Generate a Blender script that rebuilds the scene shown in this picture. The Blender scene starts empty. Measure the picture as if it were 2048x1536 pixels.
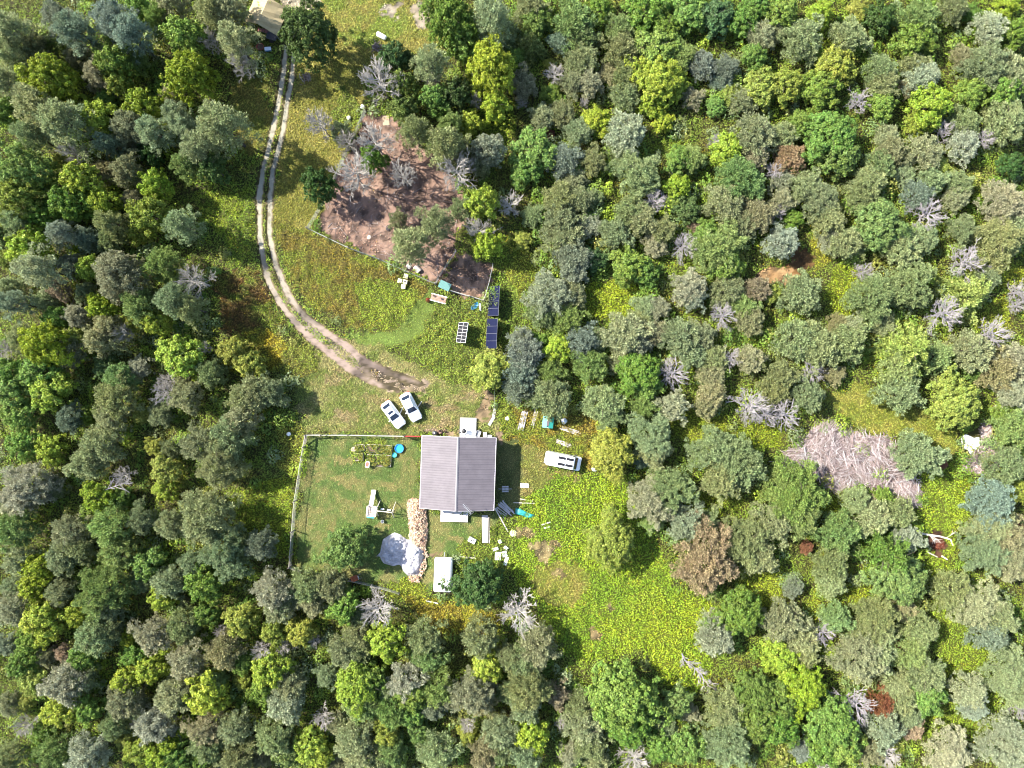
import bpy, math, random
import numpy as np
from mathutils import Vector, Matrix

# ------------------------------------------------------------------ camera, sky, sun, exposure
scn = bpy.context.scene
COL = scn.collection
HCAM = 97.5
SC = 2048 / (1.5 * HCAM)          # photo pixels per metre on the ground
SUN_EL = 41.0
SUN_FROM = (-0.935, 0.355)        # horizontal direction towards the sun
cam = bpy.data.cameras.new('camera'); cam.lens = 24; cam.sensor_width = 36
cam.clip_start = 1; cam.clip_end = 2000
camo = bpy.data.objects.new('camera', cam); COL.objects.link(camo)
camo.location = (0, 0, HCAM); camo.rotation_euler = (0, 0, 0)
scn.camera = camo
w = bpy.data.worlds.new('World'); scn.world = w; w.use_nodes = True
nt = w.node_tree; nt.nodes.clear()
sky = nt.nodes.new('ShaderNodeTexSky'); sky.sky_type = 'NISHITA'; sky.sun_disc = False
sky.sun_elevation = math.radians(SUN_EL)
sky.sun_rotation = math.atan2(SUN_FROM[0], SUN_FROM[1])
bg = nt.nodes.new('ShaderNodeBackground'); bg.inputs[1].default_value = 0.115
wo = nt.nodes.new('ShaderNodeOutputWorld')
nt.links.new(sky.outputs[0], bg.inputs[0]); nt.links.new(bg.outputs[0], wo.inputs[0])
sl = bpy.data.lights.new('sun', 'SUN'); sl.energy = 4.9; sl.angle = math.radians(0.5); sl.color = (1.0, 0.95, 0.84)
so = bpy.data.objects.new('sun', sl); COL.objects.link(so)
ce = math.cos(math.radians(SUN_EL))
sdir = Vector((SUN_FROM[0] * ce, SUN_FROM[1] * ce, math.sin(math.radians(SUN_EL))))
so.rotation_euler = sdir.to_track_quat('Z', 'Y').to_euler(); so.location = (0, 0, 150)
vs = scn.view_settings
vs.view_transform = 'Standard'; vs.look = 'None'; vs.gamma = 1; vs.use_curve_mapping = False
vs.exposure = 1.9
scn.cycles.filter_width = 1.0
scn.cycles.max_bounces = 5; scn.cycles.diffuse_bounces = 3; scn.cycles.glossy_bounces = 2
scn.cycles.transmission_bounces = 3; scn.cycles.transparent_max_bounces = 4
rng = np.random.default_rng(7); random.seed(7)

# ------------------------------------------------------------------ helpers
def P(px, py, h=0.0):
    k = (1 - h / HCAM) / SC
    return ((px - 1024) * k, (768 - py) * k)
def PX(x, y):
    return x * SC + 1024, 768 - y * SC
def lin(c):
    c = np.asarray(c, float) / 255.0
    return np.where(c <= 0.04045, c / 12.92, ((c + 0.055) / 1.055) ** 2.4)
def alb(r, g, b, k=2.75):
    v = lin((r, g, b)) / k
    return (float(v[0]), float(v[1]), float(v[2]), 1.0)

_M = {}
def mat(name, col=(.5, .5, .5, 1), rough=.7, metal=0.0, noise=0.0, nscale=6.0, spec=.4, bump=0.0, coat=0.0, hue=None):
    if name in _M: return _M[name]
    m = bpy.data.materials.new(name); m.use_nodes = True; _M[name] = m
    n = m.node_tree; b = n.nodes['Principled BSDF']
    b.inputs['Base Color'].default_value = col; b.inputs['Roughness'].default_value = rough
    b.inputs['Metallic'].default_value = metal; b.inputs['Specular IOR Level'].default_value = spec
    b.inputs['Coat Weight'].default_value = coat
    if noise or bump:
        tc = n.nodes.new('ShaderNodeTexCoord'); tx = n.nodes.new('ShaderNodeTexNoise')
        tx.inputs['Scale'].default_value = nscale; tx.inputs['Detail'].default_value = 6; tx.inputs['Roughness'].default_value = .65
        n.links.new(tc.outputs['Object'], tx.inputs['Vector'])
        if noise:
            mx = n.nodes.new('ShaderNodeMix'); mx.data_type = 'RGBA'
            rp = n.nodes.new('ShaderNodeMapRange'); rp.inputs[1].default_value = .3; rp.inputs[2].default_value = .7
            n.links.new(tx.outputs[0], rp.inputs[0]); n.links.new(rp.outputs[0], mx.inputs[0])
            lo = tuple(max(0, c * (1 - noise)) for c in col[:3]) + (1,)
            hi = tuple(min(1, c * (1 + noise)) for c in col[:3]) + (1,)
            if hue: lo = hue
            mx.inputs[6].default_value = lo; mx.inputs[7].default_value = hi
            n.links.new(mx.outputs[2], b.inputs['Base Color'])
        if bump:
            bp = n.nodes.new('ShaderNodeBump'); bp.inputs['Strength'].default_value = bump; bp.inputs['Distance'].default_value = .05
            n.links.new(tx.outputs[0], bp.inputs['Height']); n.links.new(bp.outputs[0], b.inputs['Normal'])
    return m

def foliage_mat(name, use_obj, transl=.3):
    """Leaves: colour from the object (trees) or from the 'Col' attribute (ground plants); every leaf differs a little."""
    m = bpy.data.materials.new(name); m.use_nodes = True; n = m.node_tree
    b = n.nodes['Principled BSDF']; b.inputs['Roughness'].default_value = .55; b.inputs['Specular IOR Level'].default_value = .25
    out = n.nodes['Material Output']
    if use_obj:
        oi = n.nodes.new('ShaderNodeObjectInfo')
        at = n.nodes.new('ShaderNodeAttribute'); at.attribute_name = 'v'
        hs = n.nodes.new('ShaderNodeHueSaturation')
        r1 = n.nodes.new('ShaderNodeMapRange'); r1.inputs[3].default_value = .475; r1.inputs[4].default_value = .525
        n.links.new(at.outputs['Fac'], r1.inputs[0]); n.links.new(r1.outputs[0], hs.inputs['Hue'])
        sp = n.nodes.new('ShaderNodeMath'); sp.operation = 'FRACT'
        ml = n.nodes.new('ShaderNodeMath'); ml.operation = 'MULTIPLY'; ml.inputs[1].default_value = 7.31
        n.links.new(at.outputs['Fac'], ml.inputs[0]); n.links.new(ml.outputs[0], sp.inputs[0])
        r2 = n.nodes.new('ShaderNodeMapRange'); r2.inputs[3].default_value = .45; r2.inputs[4].default_value = 1.65
        n.links.new(sp.outputs[0], r2.inputs[0]); n.links.new(r2.outputs[0], hs.inputs['Value'])
        tc = n.nodes.new('ShaderNodeTexCoord'); tx = n.nodes.new('ShaderNodeTexNoise'); tx.inputs['Scale'].default_value = .55
        tx.noise_dimensions = '4D'
        wr = n.nodes.new('ShaderNodeMath'); wr.operation = 'MULTIPLY'; wr.inputs[1].default_value = 50
        n.links.new(oi.outputs['Random'], wr.inputs[0]); n.links.new(wr.outputs[0], tx.inputs['W'])
        n.links.new(tc.outputs['Object'], tx.inputs['Vector'])
        mr = n.nodes.new('ShaderNodeMapRange'); mr.inputs[1].default_value = .48; mr.inputs[2].default_value = .75; mr.inputs[4].default_value = .75
        n.links.new(tx.outputs[0], mr.inputs[0])
        mx = n.nodes.new('ShaderNodeMix'); mx.data_type = 'RGBA'
        mu = n.nodes.new('ShaderNodeMix'); mu.data_type = 'RGBA'; mu.blend_type = 'MULTIPLY'; mu.inputs[0].default_value = 1
        mu.inputs[7].default_value = (1.06, 1.0, .92, 1)
        n.links.new(oi.outputs['Color'], mu.inputs[6])
        n.links.new(mr.outputs[0], mx.inputs[0]); n.links.new(oi.outputs['Color'], mx.inputs[6]); n.links.new(mu.outputs[2], mx.inputs[7])
        n.links.new(mx.outputs[2], hs.inputs['Color'])
        src = hs.outputs[0]
    else:
        at = n.nodes.new('ShaderNodeAttribute'); at.attribute_name = 'Col'; src = at.outputs['Color']
    n.links.new(src, b.inputs['Base Color'])
    tr = n.nodes.new('ShaderNodeBsdfTranslucent'); n.links.new(src, tr.inputs[0])
    ms = n.nodes.new('ShaderNodeMixShader'); ms.inputs[0].default_value = transl
    n.links.new(b.outputs[0], ms.inputs[1]); n.links.new(tr.outputs[0], ms.inputs[2]); n.links.new(ms.outputs[0], out.inputs[0])
    return m
LEAF = foliage_mat('tree_leaves', True, .34)
HERB = foliage_mat('ground_leaves', False)
def attr_mat(name, rough=.85, bump=.3, scale=8, dark=.75):
    m = bpy.data.materials.new(name); m.use_nodes = True; n = m.node_tree; b = n.nodes['Principled BSDF']
    b.inputs['Roughness'].default_value = rough; b.inputs['Specular IOR Level'].default_value = .2
    at = n.nodes.new('ShaderNodeAttribute'); at.attribute_name = 'Col'
    tc = n.nodes.new('ShaderNodeTexCoord'); tx = n.nodes.new('ShaderNodeTexNoise'); tx.inputs['Scale'].default_value = scale; tx.inputs['Detail'].default_value = 8
    tx.inputs['Roughness'].default_value = .75
    n.links.new(tc.outputs['Object'], tx.inputs['Vector'])
    mr = n.nodes.new('ShaderNodeMapRange'); mr.inputs[1].default_value = .3; mr.inputs[2].default_value = .7; mr.inputs[3].default_value = dark; mr.inputs[4].default_value = 2 - dark
    n.links.new(tx.outputs[0], mr.inputs[0])
    vm = n.nodes.new('ShaderNodeVectorMath'); vm.operation = 'SCALE'
    n.links.new(at.outputs['Color'], vm.inputs[0]); n.links.new(mr.outputs[0], vm.inputs['Scale'])
    n.links.new(vm.outputs[0], b.inputs['Base Color'])
    bp = n.nodes.new('ShaderNodeBump'); bp.inputs['Strength'].default_value = bump; bp.inputs['Distance'].default_value = .1
    n.links.new(tx.outputs[0], bp.inputs['Height']); n.links.new(bp.outputs[0], b.inputs['Normal'])
    return m
SOIL = attr_mat('ground_soil'); WOODATTR = attr_mat('weathered_wood', bump=.1, scale=3)

def mesh_np(name, V, F, col=None, vattr=None, smooth=False):
    """Mesh from arrays; F is an (n,k) array."""
    V = np.asarray(V, np.float32); F = np.asarray(F, np.int32); k = F.shape[1]
    me = bpy.data.meshes.new(name)
    me.vertices.add(len(V)); me.vertices.foreach_set('co', V.ravel())
    me.loops.add(F.size); me.loops.foreach_set('vertex_index', F.ravel())
    me.polygons.add(len(F)); me.polygons.foreach_set('loop_start', np.arange(0, F.size, k, dtype=np.int32))
    if smooth: me.polygons.foreach_set('use_smooth', np.ones(len(F), bool))
    me.update(calc_edges=True)
    if col is not None:
        a = me.color_attributes.new('Col', 'FLOAT_COLOR', 'POINT')
        a.data.foreach_set('color', np.asarray(col, np.float32).ravel())
    if vattr is not None:
        a = me.attributes.new('v', 'FLOAT', 'FACE'); a.data.foreach_set('value', np.asarray(vattr, np.float32))
    return me

def link(name, data, m=None, parent=None):
    o = bpy.data.objects.new(name, data); COL.objects.link(o)
    if m is not None and data is not None and not data.materials: data.materials.append(m)
    if parent is not None: o.parent = parent
    return o
def tag(o, label=None, cat=None, group=None, kind=None):
    if label: o['label'] = label
    if cat: o['category'] = cat
    if group: o['group'] = group
    if kind: o['kind'] = kind
    return o
def thing(name, label, cat, loc, rot=0.0, group=None):
    o = bpy.data.objects.new(name, None); COL.objects.link(o); o.empty_display_size = .3
    o.location = (loc[0], loc[1], loc[2] if len(loc) > 2 else 0); o.rotation_euler = (0, 0, rot)
    return tag(o, label, cat, group)

class MB:
    """Collects boxes, tubes, lofts and quads into one mesh."""
    def __init__(s): s.v = []; s.f = []
    def add(s, vs_, fs):
        o = len(s.v); s.v += [tuple(v) for v in vs_]; s.f += [[i + o for i in f] for f in fs]; return s
    def box(s, c, d, rz=0, M=None, taper=1.0):
        x, y, z = d[0] / 2, d[1] / 2, d[2] / 2
        q = [Vector((sx * x * (taper if sz > 0 else 1), sy * y * (taper if sz > 0 else 1), sz * z)) for sz in (-1, 1) for sy in (-1, 1) for sx in (-1, 1)]
        R = M if M is not None else Matrix.Rotation(rz, 3, 'Z')
        q = [R @ p + Vector(c) for p in q]
        return s.add(q, [[0, 2, 3, 1], [4, 5, 7, 6], [0, 1, 5, 4], [2, 6, 7, 3], [0, 4, 6, 2], [1, 3, 7, 5]])
    def beam(s, a, b, wd, th=None):
        a = Vector(a); b = Vector(b); d = b - a; L = d.length
        R = d.to_track_quat('X', 'Z').to_matrix()
        return s.box((a + b) / 2, (L, wd, th or wd), M=R)
    def tube(s, pts, rad, n=6):
        pts = [Vector(p) for p in pts]; m = len(pts)
        rad = rad if hasattr(rad, '__len__') else [rad] * m
        o = len(s.v)
        for i, p in enumerate(pts):
            d = pts[min(i + 1, m - 1)] - pts[max(i - 1, 0)]
            R = d.to_track_quat('Z', 'Y').to_matrix()
            for k in range(n):
                t = 2 * math.pi * k / n; s.v.append(tuple(p + R @ Vector((math.cos(t) * rad[i], math.sin(t) * rad[i], 0))))
        for i in range(m - 1):
            for k in range(n):
                s.f.append([o + i * n + k, o + i * n + (k + 1) % n, o + (i + 1) * n + (k + 1) % n, o + (i + 1) * n + k])
        s.f.append([o + k for k in range(n)][::-1]); s.f.append([o + (m - 1) * n + k for k in range(n)])
        return s
    def loft(s, rings, cap=True):
        n = len(rings[0]); o = len(s.v)
        for r in rings: s.v += [tuple(p) for p in r]
        for i in range(len(rings) - 1):
            for k in range(n):
                s.f.append([o + i * n + k, o + i * n + (k + 1) % n, o + (i + 1) * n + (k + 1) % n, o + (i + 1) * n + k])
        if cap:
            s.f.append([o + k for k in range(n)][::-1]); e = o + (len(rings) - 1) * n; s.f.append([e + k for k in range(n)])
        return s
    def lathe(s, prof, c=(0, 0, 0), n=24, sx=1, sy=1):
        rings = [[(c[0] + r * sx * math.cos(2 * math.pi * k / n), c[1] + r * sy * math.sin(2 * math.pi * k / n), c[2] + z) for k in range(n)] for r, z in prof]
        return s.loft(rings)
    def disc(s, r, z, n=24, sx=1, sy=1):
        o = len(s.v); s.v += [(r * sx * math.cos(2 * math.pi * k / n), r * sy * math.sin(2 * math.pi * k / n), z) for k in range(n)]; s.f.append([o + k for k in range(n)]); return s
    def build(s, name, m, parent=None, smooth=False, bevel=0.0):
        me = bpy.data.meshes.new(name); me.from_pydata(s.v, [], s.f); me.update()
        if smooth:
            for p in me.polygons: p.use_smooth = True
        me.materials.append(m)
        o = link(name, me, None, parent)
        if bevel:
            b = o.modifiers.new('bevel', 'BEVEL'); b.width = bevel; b.segments = 2; b.limit_method = 'ANGLE'
        return o

# value noise on arrays (world metres)
_tab = np.random.default_rng(3).random((256, 256))
def vnoise(x, y, s=1.0, o=0):
    x = np.asarray(x) / s + o * 17.3 + 1000; y = np.asarray(y) / s + o * 9.7 + 1000
    xi = np.floor(x).astype(int); yi = np.floor(y).astype(int); fx = x - xi; fy = y - yi
    fx = fx * fx * (3 - 2 * fx); fy = fy * fy * (3 - 2 * fy)
    g = lambda a, b: _tab[a % 256, b % 256]
    return (g(xi, yi) * (1 - fx) + g(xi + 1, yi) * fx) * (1 - fy) + (g(xi, yi + 1) * (1 - fx) + g(xi + 1, yi + 1) * fx) * fy
def fbm(x, y, s=1.0, o=0, n=3):
    t = 0; a = .5; tot = 0
    for i in range(n): t = t + a * vnoise(x, y, s / 2 ** i, o + i * 3); tot += a; a *= .5
    return t / tot
def inpoly(x, y, poly):
    r = np.zeros(np.shape(x), bool); n = len(poly); j = n - 1
    for i in range(n):
        xi, yi = poly[i]; xj, yj = poly[j]
        if yi != yj:
            r ^= ((yi > y) != (yj > y)) & (x < (xj - xi) * (y - yi) / (yj - yi) + xi)
        j = i
    return r
def quads(C, N, L, W, rot, fold=0.0):
    """Leaf-shaped quads: centres, normals, lengths, widths, spin."""
    N = N / np.linalg.norm(N, axis=1, keepdims=True)
    ref = np.where(np.abs(N[:, 2:3]) < .9, np.array([[0, 0, 1.]]), np.array([[1., 0, 0]]))
    U = np.cross(ref, N); U /= np.linalg.norm(U, axis=1, keepdims=True); W_ = np.cross(N, U)
    c, s = np.cos(rot)[:, None], np.sin(rot)[:, None]
    A = U * c + W_ * s; B = -U * s + W_ * c
    L = L[:, None] / 2; W = W[:, None] / 2
    V = np.stack([C - A * L, C - B * W + A * L * .1, C + A * L, C + B * W + A * L * .1], 1).reshape(-1, 3)
    F = np.arange(len(C) * 4).reshape(-1, 4)
    return V, F
# ------------------------------------------------------------------ ground: what grows where (photo pixels on the ground plane)
HERB_, ROUGH_, LAWN_, BARE_, WOODS_ = 0, 1, 2, 3, 4
REG = [
 # style, colour a, colour b, polygon or (cx, cy, rx, ry)
 (ROUGH_, (176,168,82), (150,150,62), [(600,90),(640,-20),(905,-20),(910,70),(860,112),(790,112),(745,140),(722,215),(700,260),(655,400),(622,462),(560,478),(548,430),(552,330),(570,240),(592,150)]),
 (ROUGH_, (150,168,66), (176,168,84), [(640,-20),(900,-20),(905,60),(860,105),(760,112),(690,80)]),
 (HERB_, (150,166,58), (110,130,44), [(690,170),(722,215),(715,250),(680,260),(665,215)]),
 (HERB_, (146,160,52), (150,136,56), [(556,440),(622,466),(760,528),(812,556),(852,577),(832,640),(772,668),(700,655),(625,612),(575,545)]),
 (HERB_, (160,178,56), (130,150,48), [(700,560),(800,560),(838,600),(828,640),(770,662),(720,640)]),
 (HERB_, (152,172,62), (126,146,52), [(880,598),(975,600),(975,700),(1005,705),(960,725),(930,785),(860,735),(800,690),(835,640)]),
 (HERB_, (140,162,56), (110,136,50), [(1002,560),(1045,600),(1045,690),(1000,700)]),
 (HERB_, (168,176,58), (134,156,48), [(925,465),(990,470),(1060,480),(1080,560),(1040,590),(985,530),(940,505)]),
 (LAWN_, (158,184,84), (146,168,74), [(852,575),(884,602),(836,662),(800,690),(730,690),(690,668),(770,666),(820,640)]),
 (ROUGH_, (184,176,112), (138,152,72), [(640,700),(700,680),(760,690),(860,742),(960,782),(1000,850),(1000,882),(840,872),(615,866),(590,800),(605,740)]),
 (LAWN_, (124,152,74), (176,172,104), [(613,872),(842,874),(842,1020),(992,1030),(992,1092),(905,1120),(850,1180),(722,1158),(587,1138)]),
 (HERB_, (150,170,58), (128,150,52), [(915,1085),(1000,1040),(1040,1060),(1030,1140),(1000,1160),(915,1180)]),
 (HERB_, (146,164,54), (168,150,60), [(1000,800),(1180,830),(1255,900),(1240,950),(1165,945),(1100,900),(1000,872)]),
 (ROUGH_, (170,158,92), (150,154,72), [(1035,878),(1095,902),(1100,950),(1170,945),(1120,965),(1065,1000),(1040,1000)]),
 (HERB_, (166,192,48), (140,174,44), [(1060,985),(1110,955),(1255,948),(1300,1060),(1360,1185),(1430,1200),(1440,1240),(1395,1290),(1430,1335),(1390,1392),(1330,1372),(1280,1300),(1180,1322),(1120,1292),(1060,1200),(1020,1130),(1030,1050)]),
 (HERB_, (174,196,48), (148,180,44), [(1180,1260),(1300,1200),(1430,1210),(1440,1240),(1395,1290),(1430,1335),(1390,1392),(1330,1372),(1280,1300)]),
 (ROUGH_, (176,166,84), (150,160,62), (1120,1165,55,45)),
 (LAWN_, (150,150,88), (120,130,70), [(988,878),(1046,880),(1046,1010),(1034,1040),(988,1022)]),  # short, darker grass in the house shadow's outline; its colour deepens the shade
 (BARE_, (196,178,124), (170,150,100), (1052,1066,22,12)),
 (BARE_, (198,180,130), (172,152,104), (1082,1102,22,20)),
 (BARE_, (196,178,128), (170,150,100), (1108,1082,12,8)),
 (BARE_, (190,168,120), (170,150,100), (1116,1146,13,9)),
 (BARE_, (192,166,124), (170,150,100), (1190,1270,9,15)),
 (BARE_, (190,172,120), (170,150,100), (1222,1212,12,6)),
 (ROUGH_, (172,170,78), (148,158,60), [(1640,790),(1730,765),(1900,835),(1915,905),(1840,882),(1700,850)]),
 (HERB_, (166,190,54), (142,168,48), [(1850,930),(1912,925),(1938,980),(1930,1030),(1905,1090),(1905,1180),(1850,1180),(1850,1075),(1825,1020)]),
 (HERB_, (164,188,58), (140,166,52), [(1860,1200),(1925,1225),(1960,1290),(2010,1330),(1985,1490),(1845,1445),(1880,1385),(1870,1290)]),
 (HERB_, (172,190,46), (146,170,42), (1215,600,62,42)),
 (HERB_, (166,184,50), (140,164,46), (1420,1005,70,24)),
 (HERB_, (166,180,52), (146,166,46), (1400,850,60,28)), (HERB_, (170,186,46), (150,170,42), (1515,870,60,34)),
 (HERB_, (176,190,50), (150,170,44), (1660,1010,45,22)), (HERB_, (166,184,46), (140,164,40), (1690,590,36,60)),
 (HERB_, (178,176,56), (150,160,50), (1640,500,20,40)),
 (HERB_, (170,184,52), (150,166,46), (1990,545,60,32)), (HERB_, (160,176,50), (150,160,46), (1985,640,40,40)),
 (HERB_, (170,186,50), (150,170,46), (1520,1170,50,60)), (HERB_, (168,184,50), (150,170,46), (1690,1185,45,16)),
 (HERB_, (170,186,56), (150,170,50), (1630,1240,20,50)), (HERB_, (166,186,50), (150,170,46), (1640,60,34,60)),
 (HERB_, (160,182,52), (136,160,46), (985,245,45,50)), (HERB_, (156,178,56), (120,146,46), (1340,300,50,20)),
 (HERB_, (152,172,46), (124,150,44), [(415,375),(516,380),(512,520),(470,540),(440,480),(400,440)]),
 (HERB_, (130,146,46), (128,98,46), [(430,540),(520,540),(570,640),(560,690),(440,660)]),
 (HERB_, (190,170,42), (150,160,50), (510,705,75,44)), (HERB_, (150,164,60), (140,140,60), (600,720,40,40)),
 (HERB_, (164,180,46), (140,164,42), [(455,980),(592,950),(582,1115),(530,1110),(470,1042)]),
 (HERB_, (176,182,70), (150,160,60), [(560,850),(612,850),(600,960),(590,960),(560,930)]),
 (HERB_, (180,180,54), (170,156,54), [(800,1190),(880,1195),(1010,1235),(1000,1275),(920,1270),(840,1240)]),
 (HERB_, (164,180,54), (140,160,48), (815,1175,40,20)),
 (HERB_, (150,170,46), (130,120,50), (330,930,40,50)),
 (ROUGH_, (160,150,70), (140,150,60), (500,220,40,90)),
 (BARE_, (206,170,124), (180,140,96), (1555,548,46,20)),
 (BARE_, (150,110,66), (120,90,54), (1600,520,24,26)),
 (BARE_, (194,160,140), (172,138,120), [(733,226),(792,232),(850,290),(930,372),(940,440),(905,478),(912,505),(882,560),(858,556),(760,520),(632,460),(655,398),(692,318)]),
 (BARE_, (196,162,138), (176,142,120), [(917,507),(985,532),(968,600),(900,580),(886,560)]),
 (BARE_, (190,164,130), (170,146,112), (972,812,10,36)), (BARE_, (190,164,130), (170,146,112), (970,838,14,9)),
 (BARE_, (196,172,140), (176,150,118), (885,866,44,7)), (BARE_, (186,160,132), (166,140,112), (1000,875,10,14)),
 (BARE_, (180,146,120), (160,130,100), (870,1112,16,5)),
 (BARE_, (218,204,176), (206,190,160), (600,-2,42,24)), (BARE_, (206,192,170), (186,170,146), (845,30,14,30)), (BARE_, (206,192,170), (186,170,146), (785,20,22,10)),
 (BARE_, (120,84,66), (100,70,56), (1870,1085,26,22)),
 (BARE_, (206,182,160), (178,158,120), [(690,735),(740,720),(790,742),(862,770),(850,788),(790,780),(720,762)]),
 (HERB_, (160,180,66), (126,150,50), (745,905,40,22)),
]
for _e in [(700,745,26,10),(745,800,30,10),(880,812,34,9),(905,845,30,10),(690,830,26,12),(840,855,20,6),(780,862,24,5),(660,760,16,9),(930,795,20,8)]:
    REG.append((ROUGH_, (190,170,126), (170,160,100), _e))
for _e in [(700,960,34,12),(650,1050,26,20),(780,975,30,8),(700,1010,40,10),(820,960,8,40),(640,940,16,22),(900,1075,26,8),(765,1050,14,10),(690,920,20,10)]:
    REG.append((LAWN_, (178,170,104), (140,158,82), _e))
# drive centre line: left and right wheel tracks
TL = [(572,92),(566,150),(554.5,215),(544,265),(525,345),(518,399),(519.5,470),(527,524),(539,569),(562,609),(589,644),(624,679),(662,709),(700,739),(745,765),(800,785)]
TR = [(588,100),(584,155),(573,215),(566,265),(545,345),(541,399),(539,466),(549,520),(566,566),(586,603),(613,635),(652,664),(692,691),(726,720),(775,743),(845,772)]
def resample(pts, n):
    p = np.array(pts, float); d = np.r_[0, np.cumsum(np.hypot(*np.diff(p, axis=0).T))]
    t = np.linspace(0, d[-1], n); q = np.stack([np.interp(t, d, p[:, 0]), np.interp(t, d, p[:, 1])], 1)
    for _ in range(6): q[1:-1] = (q[:-2] + q[1:-1] * 2 + q[2:]) / 4
    return q
NLANE = 420
QL = resample(TL, NLANE); QR = resample(TR, NLANE)
def lane_d(px, py):
    """distance in pixels to the nearer wheel track"""
    d = np.full(np.shape(px), 1e9)
    sel = (px > 480) & (px < 880) & (py > 60) & (py < 820)
    xs, ys = px[sel], py[sel]
    if xs.size:
        Q = np.concatenate([QL[::6], QR[::6]])
        dd = np.full(xs.shape, 1e9)
        for qx, qy in Q: dd = np.minimum(dd, np.hypot(xs - qx, ys - qy))
        d[sel] = dd
    return d
def field(x, y):
    """style, plant colour and bare-soil colour for world points"""
    px, py = PX(x, y)
    jx = (fbm(x, y, 2.2, 1) - .5) * 26 + (vnoise(x, y, .45, 61) - .5) * 15; jy = (fbm(x, y, 2.2, 5) - .5) * 26 + (vnoise(x, y, .45, 67) - .5) * 15
    qx, qy = px + jx, py + jy
    st = np.full(x.shape, WOODS_)
    n1 = fbm(x, y, 9, 2)[..., None]; n2 = fbm(x, y, 2.4, 8)[..., None]
    ca = np.array((158,184,56.)) * (1 - n1) + np.array((132,160,60.)) * n1
    cb = np.array((122,144,52.)) * (1 - n1) + np.array((136,138,62.)) * n1
    for s, a, b, g in REG:
        if isinstance(g, tuple):
            r = (qx - g[0]) ** 2 / g[2] ** 2 + (qy - g[1]) ** 2 / g[3] ** 2 < 1
        else: r = inpoly(qx, qy, g)
        st[r] = s; ca[r] = a; cb[r] = b
    n3 = fbm(x, y, .8, 71)[..., None]
    t = np.clip((n2 - .5) * 2.6 + (n3 - .5) * 1.8 + .5, 0, 1)
    col = ca * (1 - t) + cb * t
    return st, col

# ground sheet: fine under the photo, coarse to the horizon
gx = np.r_[[-1500, -600, -250, -120], np.arange(-84, 84.01, .33), [120, 250, 600, 1500]]
gy = np.r_[[-1500, -600, -250, -110], np.arange(-66, 66.01, .33), [110, 250, 600, 1500]]
GX, GY = np.meshgrid(gx, gy)
st, cc = field(GX, GY)
Ld = lane_d(*PX(GX, GY))
def soilcol(st, cc, x, y):
    c = cc.copy()
    litter = np.array((112,100,62.)) * (1 - fbm(x, y, 1.3, 4)[..., None] * .5)
    for s, f in ((HERB_, .45), (WOODS_, .8), (ROUGH_, .15), (LAWN_, .03)):
        m_ = st == s; c[m_] = c[m_] * (1 - f) * .92 + litter[m_] * f
    m_ = st == BARE_
    mot = 1 - .30 * np.clip((fbm(x, y, .9, 91) - .5) * 5, -.4, 1) - .18 * np.clip((vnoise(x, y, .5, 95) - .6) * 4, 0, 1)
    c[m_] = c[m_] * mot[m_][:, None]
    return c
gc = soilcol(st, cc, GX, GY)
gl = lin(gc) / 3.1
V = np.stack([GX, GY, np.zeros_like(GX)], -1).reshape(-1, 3)
ny, nx = GX.shape
ii = np.arange(ny * nx).reshape(ny, nx)
F = np.stack([ii[:-1, :-1], ii[:-1, 1:], ii[1:, 1:], ii[1:, :-1]], -1).reshape(-1, 4)
me = mesh_np('ground', V, F, np.c_[gl.reshape(-1, 3), np.ones(ny * nx)])
g = link('ground', me, SOIL); tag(g, 'uneven soil and leaf litter of the clearing and the woods around it', 'ground', kind='structure')

# driveway: a gravel sheet with two worn tracks, grass strip left between them
n = NLANE; K = 23
us = np.linspace(-2.0, 2.0, K)
mid = (QL + QR) / 2; half = (QR - QL) / 2
px = mid[:, None, 0] + half[:, None, 0] * us[None] * .95; py = mid[:, None, 1] + half[:, None, 1] * us[None] * .95
k = 1 / SC
X = (px - 1024) * k; Y = (768 - py) * k
nn = fbm(X, Y, .9, 11); nb = fbm(X, Y, 3.5, 13)
tt = np.linspace(0, 1, n)[:, None]
trk = np.exp(-((np.abs(us)[None] - 1.0) / .54) ** 4)
base = np.clip((tt - .48) * 4, 0, 1) * np.exp(-(np.abs(us)[None] / 1.6) ** 6) * .75
ne = fbm(X, Y, .45, 83)
wgt = np.maximum(trk, base * (.5 + nn)) - (nn - .5) * .8 - (ne - .5) * .7 - np.clip((tt - .86) * 5, 0, 1) * (.25 + (nb - .4) * 2.2)
pale = np.array((228,220,196.)) * (1 - np.clip((tt - .45) * 3, 0, 1))[..., None] + np.array((214,188,172.)) * np.clip((tt - .45) * 3, 0, 1)[..., None]
dirt = np.array((160,142,100.))
wv = np.clip((wgt - .35) * 2.2, 0, 1)[..., None]
cdr = dirt * (1 - wv) + pale * wv
cdr *= (1 - .34 * np.clip((nb - .54) * 6, 0, 1) * np.clip((tt - .4) * 4, .25, 1) - .18 * np.clip((ne - .55) * 5, 0, 1))[..., None]
V = np.stack([X, Y, np.full_like(X, .006)], -1).reshape(-1, 3)
ii = np.arange(n * K).reshape(n, K)
F = np.stack([ii[:-1, :-1], ii[1:, :-1], ii[1:, 1:], ii[:-1, 1:]], -1).reshape(-1, 4)
keep = (wgt[:-1, :-1] > .22).reshape(-1)
me = mesh_np('driveway', V, F[keep], np.c_[(lin(cdr) / 3.15).reshape(-1, 3), np.ones(n * K)])
tag(link('driveway', me, attr_mat('gravel', bump=.5, scale=14, dark=.82)), 'pale two-track gravel drive curving through the clearing', 'driveway', kind='structure')

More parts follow.
